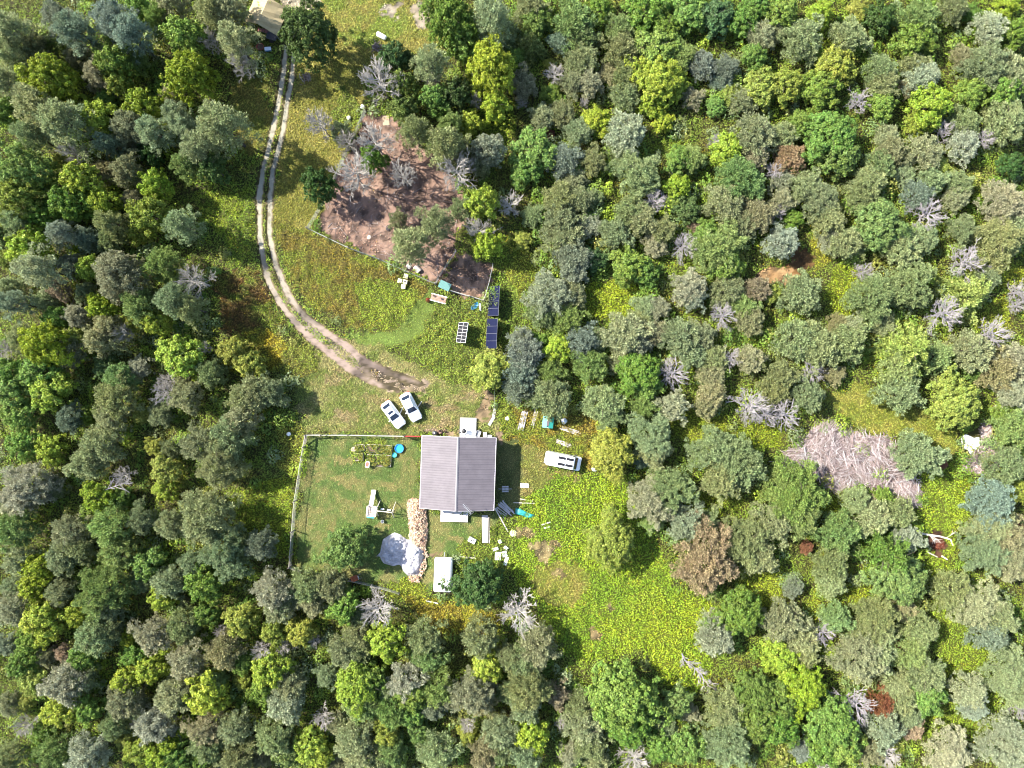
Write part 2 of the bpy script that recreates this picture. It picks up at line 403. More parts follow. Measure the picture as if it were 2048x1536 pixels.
# ------------------------------------------------------------------ ground plants
NO_PLANT = [[(1570,920),(1610,885),(1650,852),(1716,870),(1780,886),(1800,936),(1835,990),(1828,1010),(1774,975),(1681,968),(1638,950)], [(1930,930),(1925,872),(1960,850),(1984,850),(1984,885),(2005,908),(1985,955),(1960,955)], [(844,873),(990,878),(988,1018),(841,1016)], [(918,834),(954,834),(954,876),(918,876)], [(880,1016),(938,1016),(938,1044),(880,1044)],
            [(962,1030),(980,1030),(980,1088),(962,1088)], [(816,996),(846,996),(856,1080),(852,1140),(830,1165),(812,1148),(770,1125),(758,1110),(766,1078),(790,1064),(815,1078)],
            [(866,1118),(906,1118),(904,1190),(864,1188)]]
def scatter(name, style, dens, lmin, lmax, asp, hmax, tilt, label, cat, vary=.22, yel=0.0, bright=1.55):
    A = 154 * 116
    N_ = int(A * dens)
    x = rng.uniform(-77, 77, N_); y = rng.uniform(-58, 58, N_)
    N_ = len(x)
    st, c = field(x, y)
    px, py = PX(x, y)
    ok = np.isin(st, style)
    ld = lane_d(px, py)
    ok &= ld > 5.5 + 5 * fbm(x, y, .8, 9)
    ok &= (px > -60)
    ok &= ~((st == BARE_) & (rng.random(N_) > .03 + .22 * ((px > 1010) & (px < 1260) & (py > 1040)) + .4 * (fbm(x, y, 1.2, 21) > .60)))
    for pl in NO_PLANT: ok &= ~inpoly(px, py, pl)
    x, y, c, st = x[ok], y[ok], c[ok], st[ok]; N_ = len(x)
    cl = fbm(x, y, 1.6, 15); cl2 = np.clip((fbm(x, y, .75, 31, 2) - .36) * 2.6, 0.03, 1)
    h = hmax * (.15 + .9 * cl2) * np.clip(.1 + 1.3 * cl, .2, 1.2) * rng.uniform(.35, 1.0, N_)
    nrm = np.stack([rng.normal(0, tilt, N_), rng.normal(0, tilt, N_), np.ones(N_)], 1)
    L = rng.uniform(lmin, lmax, N_)
    V, F = quads(np.stack([x, y, h + .03], 1), nrm, L, L * asp * rng.uniform(.7, 1.3, N_), rng.uniform(0, 6.28, N_))
    V[:, 2] = np.maximum(V[:, 2], .012)
    v = 1 + rng.normal(0, vary, N_)
    cc = lin(np.clip(c, 0, 255)) / bright * np.clip(v, .35, 1.7)[:, None]
    cc[:, 0] *= 1 + rng.normal(0, .09, N_)
    if yel:
        s = (rng.random(N_) < yel * (fbm(x, y, 3, 40) > .5)); cc[s] = lin((215, 190, 40)) / 2.0
    col = np.repeat(np.c_[cc, np.ones(N_)], 4, 0)
    o = link(name, mesh_np(name, V, F, col), HERB)
    tag(o, label, cat, kind='stuff'); return o
scatter('undergrowth', (HERB_, WOODS_, BARE_), 64, .10, .27, .6, .95, .6, 'leafy green and yellow-green herbs covering the open ground and the forest floor', 'undergrowth', yel=.03)
scatter('meadow_grass', (ROUGH_,), 60, .18, .5, .2, .22, .7, 'dry olive grass beside the drive and round the parked cars', 'grass', bright=1.5)
scatter('lawn_grass', (LAWN_,), 80, .10, .28, .35, .09, .5, 'short mown grass of the fenced yard and the path to the pen', 'grass', vary=.28, bright=1.9)
DEADWOOD = mat('dead_wood', alb(204,196,196, 2.6), .85, noise=.25, nscale=3)
# ------------------------------------------------------------------ materials for the things
WHITE = mat('white_paint', (.78, .78, .77, 1), .35, noise=.03, coat=.3)
CARP = mat('car_white', (.8, .8, .79, 1), .25, coat=.6)
GLASS = mat('dark_glass', (.015, .022, .04, 1), .08, spec=.6)
RUBBER = mat('rubber', (.02, .02, .02, 1), .85)
STEEL = mat('steel', (.42, .43, .45, 1), .4, metal=.7, noise=.1)
DARK = mat('dark_metal', (.03, .03, .035, 1), .5)
TYREW = mat('wheel_rim', (.35, .35, .36, 1), .35, metal=.6)
ROOFM = mat('grey_lilac_steel_roof', (.108, .094, .104, 1), .55, spec=.25, noise=.13, nscale=.7)
SIDING = mat('brown_siding', (.13, .085, .06, 1), .8, noise=.25, nscale=4)
CONC = mat('concrete', (.34, .33, .31, 1), .85, noise=.12, nscale=5)
GREYWOOD = mat('weathered_boards', (.26, .24, .225, 1), .85, noise=.3, nscale=3)
PALEWOOD = mat('pale_boards', (.38, .34, .30, 1), .8, noise=.2, nscale=4)
POSTW = mat('fence_wood', (.24, .2, .17, 1), .85, noise=.25, nscale=4)
WIRE = mat('wire', (.3, .3, .29, 1), .5, metal=.5)
CREAM = mat('cream_paint', (.42, .38, .24, 1), .6, noise=.1)
TEAL = mat('teal_metal', (.05, .25, .23, 1), .45, noise=.15)
TEALS = mat('teal_plastic', (.02, .22, .21, 1), .5)
BLUE = mat('blue_plastic', (.015, .17, .45, 1), .45)
RED = mat('red_paint', (.42, .03, .025, 1), .5, noise=.15)
NAVY = mat('solar_glass', (.006, .008, .028, 1), .3, spec=.12, noise=.1)
CELL = mat('black_cells', (.014, .014, .018, 1), .35, spec=.2)
FRAME = mat('aluminium_frame', (.2, .2, .22, 1), .4, metal=.3)
TANCLOTH = mat('tan_canvas', (.30, .24, .13, 1), .85, noise=.12, nscale=2)
TARPW = mat('white_tarp', (.66, .67, .72, 1), .5, noise=.12, nscale=3, bump=.25)
TARPG = mat('silver_tarp', (.36, .35, .40, 1), .45, noise=.3, nscale=2.2, bump=.5)
SOILP = mat('dark_soil', (.09, .06, .045, 1), .9, noise=.3)
TERRA = mat('reddish_planter', (.26, .11, .08, 1), .8, noise=.2)
PEEL = mat('peeled_log', (.52, .47, .43, 1), .75, noise=.2, nscale=4)
BLACKP = mat('black_plastic', (.025, .025, .03, 1), .5)
def R(d): return math.radians(d)
def rrect(x0, x1, hw, rad_, z, n=6, taper=0.0):
    """rounded rectangle outline in plan, long axis x"""
    pts = []
    for cx, cy, a0 in ((x1 - rad_, hw - rad_, 0), (x0 + rad_, hw - rad_, 90), (x0 + rad_, -hw + rad_, 180), (x1 - rad_, -hw + rad_, 270)):
        for i in range(n + 1):
            a = R(a0 + 90 * i / n); pts.append((cx + rad_ * math.cos(a), cy + rad_ * math.sin(a), z))
    return pts

# ------------------------------------------------------------------ house
hx, hy = P(916, 945.5, 3.1)
H_ = thing('house', 'brown house under a grey ribbed metal gable roof', 'house', (hx, hy, 0), R(-1.85))
HW, HL, EZ, RZ = 5.07, 5.02, 3.3, 4.8        # half width, half length, eave and ridge height
RXO = .06
m = MB(); m.box((0, 0, EZ / 2), (2 * HW - .7, 2 * HL - .7, EZ)); wl = m
a = HW - .35; b = HL - .35
for s in (-1, 1):
    m.add([(-a, s * b, EZ), (a, s * b, EZ), (0, s * b, RZ - .14)], [[0, 1, 2]] if s < 0 else [[1, 0, 2]])
for zz in np.arange(.35, EZ, .22):
    m.box((0, -b - .012, zz), (2 * a, .02, .03)); m.box((a + .012, 0, zz), (.02, 2 * b, .03)); m.box((0, b + .012, zz), (2 * a, .02, .03)); m.box((-a - .012, 0, zz), (.02, 2 * b, .03))
m.build('wall', SIDING, H_)
MB().box((0, 0, .12), (2 * a + .12, 2 * b + .12, .24)).build('foundation', CONC, H_)
# roof: ribs run from eave to ridge, along the slope
m = MB(); ys = []; y = -HL
while y < HL - .01:
    ys += [(y, 0), (y + .22, 0), (y + .25, .03), (y + .30, .03), (y + .33, 0)]; y += .34
ys = [q for q in ys if q[0] <= HL] + [(HL, 0)]
for s in (-1, 1):
    o = len(m.v); dz = RZ - EZ; L = math.hypot(HW, dz); nx_, nz_ = s * dz / L, HW / L
    for (yy, rb) in ys:
        wob = .012 * math.sin(yy * 3.1) 
        m.v += [(s * HW + nx_ * rb, yy, EZ + nz_ * rb + wob), (s * HW * .5 + nx_ * rb, yy, (EZ + RZ) / 2 + nz_ * rb - wob), (nx_ * rb, yy, RZ + nz_ * rb)]
    for i in range(len(ys) - 1):
        for j in range(2):
            q = [o + i * 3 + j, o + i * 3 + j + 1, o + i * 3 + j + 4, o + i * 3 + j + 3]
            m.f.append(q if s < 0 else q[::-1])
ro = m.build('roof', ROOFM, H_)
md = ro.modifiers.new('t', 'SOLIDIFY'); md.thickness = .06; md.offset = -1
m = MB(); m.loft([[(-.17, s, RZ - .01), (0, s, RZ + .06), (.17, s, RZ - .01), (0, s, RZ + .05)] for s in (-HL - .03, HL + .03)])
m.build('ridge_cap', mat('ridge_metal', (.13, .12, .13, 1), .4), ro)
for s in (-1, 1):
    m = MB(); m.box((s * (HW + .05), 0, EZ - .06), (.11, 2 * HL, .11)); m.build('gutter', mat('gutter', (.4, .37, .4, 1), .4), H_)
    m = MB()
    for t in (-1, 1): m.beam((t * HW, s * (HL + .02), EZ - .09), (0, s * (HL + .02), RZ - .09), .03, .16)
    m.build('barge_board', mat('trim', (.5, .46, .47, 1), .5), H_)
def window(xc, yc, zc, wd, ht, face):
    n = {'s': (0, -1), 'n': (0, 1), 'e': (1, 0), 'w': (-1, 0)}[face]
    m = MB(); horiz = face in 'sn'
    D = lambda w_, h_, t_: (w_, t_, h_) if horiz else (t_, w_, h_)
    ox, oy = xc + n[0] * .05, yc + n[1] * .05
    for dz in (-1, 1): m.box((ox, oy, zc + dz * ht / 2), D(wd + .12, .08, .1))
    for dx in (-1, 1): m.box((ox + (dx * wd / 2 if horiz else 0), oy + (0 if horiz else dx * wd / 2), zc), D(.08, ht - .085, .1))
    f = m.build('window', WHITE, H_)
    MB().box((xc + n[0] * .03, yc + n[1] * .03, zc), D(wd, ht, .02)).build('pane', GLASS, f)
for xx in (-3.3, 3.2): window(xx, -b, 1.7, 1.3, 1.1, 's'); window(xx, b, 1.7, 1.3, 1.1, 'n')
for yy in (-2.6, 1.0, 3.2): window(a, yy, 1.7, 1.2, 1.1, 'e'); window(-a, yy, 1.7, 1.2, 1.1, 'w')
for xx, yy, s in ((-.4, -b, -1), (1.2, b, 1)):
    d = MB().box((xx, yy + s * .05, 1.28), (.95, .06, 2.05)).build('door', WHITE, H_)
    MB().lathe([(.035, 0), (.035, .05), (.0, .06)], (xx + .38, yy + s * .1, 1.25), 8).build('handle', STEEL, d)
# aerial on a mast at the gable
ax, ay = P(941, 1026, 6.3)
t = thing('antenna', 'thin steel television aerial on a mast at the lower gable of the house', 'antenna', (ax, ay, 0))
MB().tube([(0, 0, 0), (0, 0, 6.4)], .03, 8).build('mast', STEEL, t)
m = MB(); m.tube([(.1, -.15, 6.3), (-.95, 1.15, 6.3)], .03, 6)
for q in np.linspace(0, 1, 9):
    c = Vector((.1, -.15, 6.3)).lerp(Vector((-.95, 1.15, 6.3)), q); w_ = .16 + .22 * (1 - q); dv = Vector((1.3, 1.05, 0)).normalized()
    m.tube([c - dv * w_, c + dv * w_], .012, 4)
m.build('boom', STEEL, t)

def deck(name, label, cat, px, py, w_, l_, h, rot, m_, n, steps=False, axis='x'):
    x, y = P(px, py, h); t = thing(name, label, cat, (x, y, 0), R(rot))
    m = MB(); pitch = l_ / n
    for i in range(n): m.box((0, -l_ / 2 + pitch * (i + .5), h - .02), (w_, pitch - .015, .04))
    m.build('boards', m_, t)
    m = MB()
    for sx in (-1, 1):
        for sy in (-1, 1): m.box((sx * (w_ / 2 - .08), sy * (l_ / 2 - .08), h / 2 - .02), (.1, .1, h - .04))
        m.box((sx * (w_ / 2 - .08), 0, h - .11), (.05, l_ - .02, .14))
    for sy in (-1, 1): m.box((0, sy * (l_ / 2 - .08), h - .115), (w_ - .1, .05, .13))
    m.build('frame', GREYWOOD, t); return t
deck('deck', 'whitish wooden deck half shaded by the lower gable of the house', 'deck', 908.5, 1031.5, 3.9, 1.75, .45, -1.5, mat('deck_boards', (.48, .46, .45, 1), .75, noise=.15, nscale=3), 9)
deck('landing', 'bright white landing against the upper wall of the house', 'landing', 936, 855, 2.3, 2.75, .32, -1, mat('white_deck', (.8, .8, .8, 1), .6), 14)
t = deck('boardwalk', 'narrow grey plank walkway running away from the lower house wall', 'walkway', 970, 1058, .85, 3.9, .3, 1.0, mat('walk_boards', (.4, .375, .37, 1), .8, noise=.25, nscale=3), 20)
m = MB()
for sy in (-1.7, 0, 1.6): m.box((.6, sy, .55), (.07, .07, 1.1))
m.box((.6, 0, 1.12), (.09, 3.7, .05)); m.build('handrail', PALEWOOD, t)

# ------------------------------------------------------------------ vehicles
def wheel(px, py, r, t, sgn):
    m = MB(); m.lathe([(r * .6, -.1), (r * .96, -.1), (r, -.06), (r, .06), (r * .96, .1), (r * .6, .1)], n=20)
    o = m.build('wheel', RUBBER, t); o.location = (px, py, r); o.rotation_euler = (R(90), 0, 0)
    MB().lathe([(.0, .06 * sgn), (r * .58, .07 * sgn), (r * .6, 0)] if sgn > 0 else [(r * .6, 0), (r * .58, .07 * sgn), (0.0, .06 * sgn)], n=14).build('rim', TYREW, o)
def car(label, px, py, rot, L, W, sunroof, door_open, rear_light, grp):
    """x forward; pixel point = centre of the roof outline"""
    x, y = P(px, py, .9); t = thing('car', label, 'car', (x, y, 0), R(rot), grp)
    h = L / 2; w_ = W / 2
    def ring(z, x0, x1, hw, rad_):
        return rrect(x0, x1, hw, rad_, z, 6)
    rs = [ring(.20, -h + .12, h - .16, w_ - .10, .30), ring(.34, -h + .02, h - .03, w_ - .02, .42), ring(.55, -h, h, w_, .48), ring(.72, -h + .03, h - .06, w_ - .02, .52)]
    top = []
    for (qx, qy, qz) in ring(.80, -h + .10, h - .22, w_ - .10, .55):
        f = (qx + h) / L; top.append((qx, qy, .80 + .13 * min(1, max(0, (.92 - f) * 5)) - .05 * max(0, f - .9) * 10))
    mid = [(qx * .96, qy * .8, qz + .035) for qx, qy, qz in top]
    MB().loft(rs + [top, mid]).build('body', CARP, t, smooth=True)
    # cabin
    c0, c1 = -h * .80, h * .36
    b0 = [(c1, w_ * .80, .92), (c1 - .35, w_ * .86, .94), (c0 + .5, w_ * .86, .95), (c0, w_ * .76, .95)]
    t0 = [(c1 - .68, w_ * .63, 1.40), (c1 - .9, w_ * .66, 1.43), (c0 + .80, w_ * .66, 1.42), (c0 + .52, w_ * .62, 1.39)]
    full = lambda pts: pts + [(a_, -b_, c_) for a_, b_, c_ in pts[::-1]]
    fb, ft = full(b0), full(t0)
    MB().loft([fb, ft]).build('cabin', CARP, t)
    roof = [[(a_, b_, c_ + .002) for a_, b_, c_ in ft], [(a_ * .9 - .03, b_ * .8, c_ + .03) for a_, b_, c_ in ft]]
    MB().loft(roof).build('roof', CARP, t, smooth=True)
    def glass(nm, q, inset=.06):
        c = sum((Vector(p) for p in q), Vector()) / len(q)
        nn_ = (Vector(q[1]) - Vector(q[0])).cross(Vector(q[-1]) - Vector(q[0])).normalized()
        if nn_.dot(c - Vector((c.x * .6, 0, .9))) < 0: nn_ = -nn_
        pts = [Vector(p).lerp(c, inset) + nn_ * .008 for p in q]
        MB().add(pts, [list(range(len(pts)))]).build(nm, GLASS, t)
    glass('windscreen', [fb[0], ft[0], ft[7], fb[7]]); glass('rear_window', [fb[3], ft[3], ft[4], fb[4]])
    for s in (0, 1):
        i = (0, 1, 2, 3) if s == 0 else (7, 6, 5, 4)
        glass('side_window', [fb[i[0]], ft[i[0]], ft[i[1]], ft[i[2]], ft[i[3]], fb[i[3]]], .1)
    if sunroof: MB().box((c1 - 1.12, 0, 1.455), (.36, .78, .02)).build('sunroof', GLASS, t)
    for s in (-1, 1):
        MB().box((h - .10, s * (w_ - .34), .64), (.16, .34, .12)).build('headlight', mat('lamp_glass', (.5, .5, .52, 1), .1), t, bevel=.03)
        MB().box((-h + .05, s * (w_ - .30), .68), (.1, .34, .13)).build('tail_light', RED, t, bevel=.02)
        if not (door_open and s > 0): MB().box((c1 - .28, s * (w_ + .08), .98), (.14, .2, .12)).build('mirror', CARP, t, bevel=.03)
        for xx in (-h + .85, h - .9): wheel(xx, s * (w_ - .1), .31, t, s)
    if door_open:
        piv = Vector((c1 - .28, w_ - .02, 0)); ang = R(180 - 62)
        dv = Vector((math.cos(ang), math.sin(ang), 0)); n_ = Vector((-dv.y, dv.x, 0))
        d = MB(); d.beam(piv + Vector((0, 0, .62)), piv + dv * 1.02 + Vector((0, 0, .62)), .08, .62)
        do = d.build('door', CARP, t, bevel=.02)
        m = MB(); m.beam(piv + Vector((0, 0, 1.1)) + dv * .12, piv + dv * .98 + Vector((0, 0, 1.12)), .03, .34); m.build('door_window', GLASS, do)
        m = MB(); m.beam(piv + Vector((0, 0, .62)) + n_ * .055, piv + dv * .96 + Vector((0, 0, .62)) + n_ * .055, .02, .5); m.build('door_lining', mat('grey_trim', (.2, .19, .18, 1), .8), do)
        MB().box((c1 - .8, w_ * .86 + .01, .68), (.8, .02, .5)).build('door_opening', BLACKP, t)
    return t
def heading(x0, y0, x1, y1): return math.degrees(math.atan2(-(y1 - y0), x1 - x0))
car('white sedan with a dark sunroof and its door standing open', 785.5, 829, heading(769, 805, 803, 851), 4.25, 1.72, True, True, True, None)
car('rounded white sedan without sunroof, its door open over the drive end', 821, 814, heading(808, 789, 834, 840), 4.3, 1.76, False, True, False, None)

vx, vy = P(1127.5, 922.5, 1.4)
t = thing('van', 'white camper van with four dark solar panels on its roof', 'van', (vx, vy, 0), R(heading(1092, 916, 1163, 930)))
h = 2.52; w_ = 1.0
rs = [rrect(-h + .05, h - .1, w_ - .08, .2, .28), rrect(-h, h, w_, .26, .5), rrect(-h, h - .05, w_, .28, .95), rrect(-h + .02, h - .42, w_ - .02, .24, 1.12)]
MB().loft(rs).build('body', CARP, t, smooth=False)
MB().loft([rrect(-h + .02, h - .62, w_ - .02, .2, 1.13), rrect(-h + .05, h - 1.05, w_ - .08, .2, 1.9), rrect(-h + .12, h - 1.15, w_ - .16, .2, 2.02)]).build('roof', CARP, t)
MB().loft([rrect(h - 1.0, h - .06, w_ - .05, .3, 1.0), rrect(h - .8, h - .35, w_ - .14, .2, 1.16)]).build('bonnet', CARP, t)
MB().add([(h - .56, -w_ + .16, 1.2), (h - .56, w_ - .16, 1.2), (h - 1.0, w_ - .22, 1.87), (h - 1.0, -w_ + .22, 1.87)], [[0, 1, 2, 3]]).build('windscreen', GLASS, t)
for s in (-1, 1):
    MB().add([(h - .95, s * (w_ - .005), 1.22), (h - 1.75, s * (w_ - .005), 1.22), (h - 1.75, s * (w_ - .065), 1.8), (h - 1.2, s * (w_ - .065), 1.8)], [[0, 1, 2, 3] if s < 0 else [3, 2, 1, 0]]).build('side_window', GLASS, t)
    m = MB(); m.box((h - .95, s * (w_ + .14), 1.28), (.12, .24, .24)); m.build('mirror', BLACKP, t, bevel=.03)
    MB().box((h - .05, s * .72, .72), (.08, .3, .16)).build('headlight', mat('lamp_glass'), t)
    for xx in (-h + .95, h - .85): wheel(xx, s * (w_ - .12), .35, t, s)
MB().box((-h - .06, 0, .48), (.14, 1.7, .16)).build('bumper', STEEL, t, bevel=.03)
MB().box((-h + .01, 0, 1.5), (.03, 1.3, .5)).build('rear_window', GLASS, t)
for ix in (0, 1):
    for iy in (-1, 1):
        sp = MB().box((-.35 + ix * 1.12, iy * .44 + .02, 2.06), (1.02, .36, .03)).build('solar_panel', CELL, t)

# ------------------------------------------------------------------ solar arrays
def array(label, px, py, n, pw, pl, rot, tilt, hz, grp):
    x, y = P(px, py, hz); t = thing('solar_array', label, 'solar array', (x, y, 0), R(rot), grp)
    Mt = Matrix.Rotation(R(tilt), 3, 'Y')
    for i in range(n):
        yy = (i - (n - 1) / 2) * (pl + .015)
        c = Mt @ Vector((0, yy, 0)) + Vector((0, 0, hz))
        m = MB(); m.box(c, (pw, pl, .035), M=Mt); p = m.build('solar_panel', FRAME, t)
        m = MB(); m.box(c + Mt @ Vector((0, 0, .02)), (pw - .04, pl - .02, .008), M=Mt); g_ = m.build('cells', NAVY, p)
    m = MB(); L = n * (pl + .015)
    for xx in (-.3, .3):
        c = Mt @ Vector((xx * pw, 0, -.06)) + Vector((0, 0, hz)); m.box(c, (.06, L, .06), M=Mt)
        for f in (-.42, -.14, .14, .42):
            c2 = Mt @ Vector((xx * pw, f * L, -.08)) + Vector((0, 0, hz)); m.beam((c2.x, c2.y, 0), c2, .07)
    m.build('rack', STEEL, t); return t
array('navy four-panel solar array nearest the dirt pen', 987.5, 602, 4, 2.0, 1.03, -2.6, -40, 1.15, 'navy ground-mounted solar arrays')
array('navy four-panel solar array just above the golden-olive tree', 983.5, 667, 4, 2.0, 1.03, -2.6, -40, 1.15, 'navy ground-mounted solar arrays')
x, y = P(924.5, 665, 1.5)
t = thing('solar_rack', 'black twelve-cell solar panel in a white frame on a tall post', 'solar panel', (x, y, 0), R(-8.5))
Mt = Matrix.Rotation(R(-42), 3, 'Y')
m = MB(); m.box((0, 0, 1.5), (1.9, 2.85, .05), M=Mt); m.build('frame', WHITE, t)
for i in range(2):
    for j in range(6):
        c = Mt @ Vector(((i - .5) * .93, (j - 2.5) * .468, .03)) + Vector((0, 0, 1.5)); MB().box(c, (.89, .44, .012), M=Mt).build('cell', CELL, t)
m = MB(); m.tube([(0, 0, 0), (0, 0, 1.45)], .07, 8); m.beam((0, -1.2, 1.42), (0, 1.2, 1.42), .08); m.build('post', STEEL, t)

# ------------------------------------------------------------------ fences
def fence(name, label, pts, post_h, pitch, rail_z, m_post, rail_m, wires=True, rail_w=.06):
    p0 = P(*pts[0]); t = thing(name, label, 'fence', (p0[0], p0[1], 0))
    W_ = [Vector((P(*p)[0] - p0[0], P(*p)[1] - p0[1], 0)) for p in pts]
    mw = MB(); seen = set()
    for i in range(len(W_) - 1):
        a_, b_ = W_[i], W_[i + 1]; L = (b_ - a_).length; n_ = max(1, round(L / pitch))
        mr = MB(); mr.beam(a_ + Vector((0, 0, rail_z)), b_ + Vector((0, 0, rail_z)), rail_w, .05); mr.build('rail', rail_m, t)
        for k in range(n_ + (1 if i == len(W_) - 2 else 0)):
            q = a_.lerp(b_, k / n_); r_ = .075 if k == 0 else .05
            MB().tube([q, q + Vector((0, 0, post_h + (.15 if k == 0 else 0)))], r_, 8).build('post', m_post, t)
        if wires:
            for zz in np.linspace(.12, rail_z - .08, 7): mw.beam(a_ + Vector((0, 0, zz)), b_ + Vector((0, 0, zz)), .012, .012)
            for k in range(int(L / .35)): q = a_.lerp(b_, (k + .5) / int(L / .35)); mw.beam(q + Vector((0, 0, .05)), q + Vector((0, 0, rail_z - .03)), .008, .008)
    if wires: mw.build('wire_mesh', WIRE, t)
    return t
PALERAIL = mat('pale_rail', (.30, .29, .24, 1), .7, noise=.2)
f = fence('yard_fence', 'wire fence with wooden posts round the mown yard beside the house', [(811,871.5),(700,869.5),(616,869),(608,912),(594,1000),(589,1060),(584,1130),(606,1142)], 1.7, 3.6, 1.45, POSTW, PALERAIL)
m = MB()   # corner braces
q0 = P(811, 871.5)
for a_, b_, z0, z1 in (((616,869),(646,869.5),1.3,1.3),((616,869),(611,893),1.3,1.3),((611,893),(616,869),.1,1.3),((584,1130),(586,1108),1.3,1.3),((584,1130),(606,1142),1.3,.9)):
    a2, b2 = P(*a_), P(*b_); m.beam((a2[0] - q0[0], a2[1] - q0[1], z0), (b2[0] - q0[0], b2[1] - q0[1], z1), .13)
for p_ in ((646,869.5),(611,893),(586,1108)):
    a2 = P(*p_); m.tube([(a2[0] - q0[0], a2[1] - q0[1], 0), (a2[0] - q0[0], a2[1] - q0[1], 1.75)], .1, 8)
m.build('brace', POSTW, f)
fence('back_fence', 'thin wire fence along the lower edge of the yard by the white covered trailer', [(700,1158),(745,1168),(800,1184)], 1.2, 3, 1.05, POSTW, PALERAIL, rail_w=.04)
x, y = P(827, 872)
t = thing('gate', 'red tubular gate between the yard fence and the house', 'gate', (x, y, 0), R(-1))
m = MB()
for zz in (.25, .6, .95, 1.3): m.tube([(-1.1, 0, zz), (1.1, 0, zz)], .045, 6)
for xx in (-1.1, 0, 1.1): m.tube([(xx, 0, .2), (xx, 0, 1.34)], .045, 6)
m.build('frame', RED, t)
MB().tube([(-1.25, 0, 0), (-1.25, 0, 1.6)], .1, 8).build('post', POSTW, t)
GREENISH = mat('dull_rail', (.12, .14, .09, 1), .8, noise=.2)
fence('pen_fence', 'wire fence on posts enclosing the large dirt pen with dead trees', [(733,224),(690,318),(655,398),(618,459),(700,498),(762,521),(820,547),(872,569),(878,556),(913,503)], 1.5, 3.0, 1.3, POSTW, GREENISH, rail_w=.035)
fence('coop_fence', 'thin wire fence round the small dirt run beside the teal coop', [(986,531),(979,566),(968,602),(940,594),(902,583)], 1.4, 2.2, 1.25, POSTW, PALERAIL, rail_w=.05)
fence('side_fence', 'short dark wire fence between the golden-olive tree and the plank path', [(990,745),(989,812)], 1.2, 2.2, 1.05, POSTW, GREENISH, rail_w=.05)

# ------------------------------------------------------------------ sheds, coop, canopy
x, y = P(889.3, 571, 1.3)
t = thing('coop', 'small teal metal-roofed coop at the corner of the dirt pen', 'coop', (x, y, 0), R(-25))
MB().box((0, 0, .55), (1.35, .85, 1.1)).build('wall', GREYWOOD, t)
m = MB(); Mt = Matrix.Rotation(R(8), 3, 'X'); m.box((0, 0, 1.25), (1.65, 1.1, .04), M=Mt)
for i in range(9): m.box(Vector((-.76 + i * .19, 0, 1.25)) + Mt @ Vector((0, 0, .03)), (.04, 1.1, .03), M=Mt)
m.build('roof', mat('teal_roof', (.09, .20, .18, 1), .5, noise=.12), t)
MB().box((0, -.44, .5), (.5, .03, .7)).build('door', DARK, t)
x, y = P(1096, 844.5, 1.2)
t = thing('green_shed', 'little green flat-roofed shed with a dark roof stripe near the plank stacks', 'shed', (x, y, 0), R(-7))
MB().box((0, 0, .6), (1.25, 1.3, 1.2)).build('wall', TEAL, t)
m = MB()
for s in (-1, 1): m.add([(s * .78, -.8, 1.18), (s * .78, .8, 1.18), (s * .14, .8, 1.42), (s * .14, -.8, 1.42)], [[0, 1, 2, 3] if s > 0 else [3, 2, 1, 0]])
ro = m.build('roof', mat('green_roof', (.03, .25, .2, 1), .45, noise=.1), t); md = ro.modifiers.new('t', 'SOLIDIFY'); md.thickness = .05
MB().box((0, .05, 1.42), (.32, 1.15, .05)).build('roof_vent', mat('dark_brown', (.09, .075, .08, 1), .7), t)
MB().box((0, -.78, 1.3), (.6, .06, .12)).build('sill', WHITE, t)
MB().box((0, -.665, .55), (.55, .03, .9)).build('door', DARK, t)
# tan canopy shelter, upper left
x, y = P(528, 24, 2.4)
t = thing('canopy', 'tan canvas shelter tent half under the trees at the top of the drive', 'tent', (x, y, 0), R(-24))
m = MB(); n_ = 9; LX, LY = 2.5, 2.0
for i in range(n_):
    yy = -LY + 2 * LY * i / (n_ - 1); e = .12 * math.sin(i * 2.1)
    m.v += [(-LX, yy, 1.5 + e * .4), (-LX * .55, yy, 2.05 + e), (0, yy, 2.75 - .05 * abs(e)), (LX * .55, yy, 2.05 - e), (LX, yy, 1.45 + e * .5)]
for i in range(n_ - 1):
    for j in range(4): o = i * 5 + j; m.f.append([o, o + 5, o + 6, o + 1])
o = m.build('canvas', TANCLOTH, t); md = o.modifiers.new('t', 'SOLIDIFY'); md.thickness = .03
for sx in (-1, 1):
    for sy in (-1, 1): MB().tube([(sx * LX * .97, sy * LY * .97, 0), (sx * LX * .97, sy * LY * .97, 1.5)], .04, 6).build('leg', STEEL, t)
x, y = P(531, 62, .5); t = thing('firewood_rack', 'low rack with a reddish striped cover below the tan canvas shelter', 'rack', (x, y, 0), R(-12))
m = MB()
for i in range(9): m.box((-1.0 + i * .25, 0, .5 + .02 * (i % 2)), (.14, .5, .06))
m.build('cover', mat('reddish_cover', (.35, .12, .13, 1), .8, noise=.3), t)
m = MB()
for sx in (-1, 1): m.box((sx * 1.0, 0, .24), (.08, .45, .46))
m.box((0, 0, .3), (1.9, .4, .06)); m.build('frame', GREYWOOD, t)
x, y = P(544, 73, .6); t = thing('trailer', 'dark utility trailer in the shade under the tan canvas shelter', 'trailer', (x, y, 0), R(-15))
m = MB(); m.box((0, 0, .55), (1.3, .9, .06))
for s in (-1, 1): m.box((0, s * .44, .72), (1.3, .04, .3)); m.box((s * .64, 0, .72), (.04, .84, .3))
m.build('bed', mat('grey_bed', (.1, .1, .12, 1), .6), t)
for s in (-1, 1): wheel(0, s * .56, .3, t, s)
MB().beam((.6, 0, .5), (1.5, 0, .45), .08).build('drawbar', DARK, t)
x, y = P(535.5, 97.5, .4); t = thing('cooler', 'pale blue cooler box beside the red tub under the trees', 'cooler', (x, y, 0), R(4))
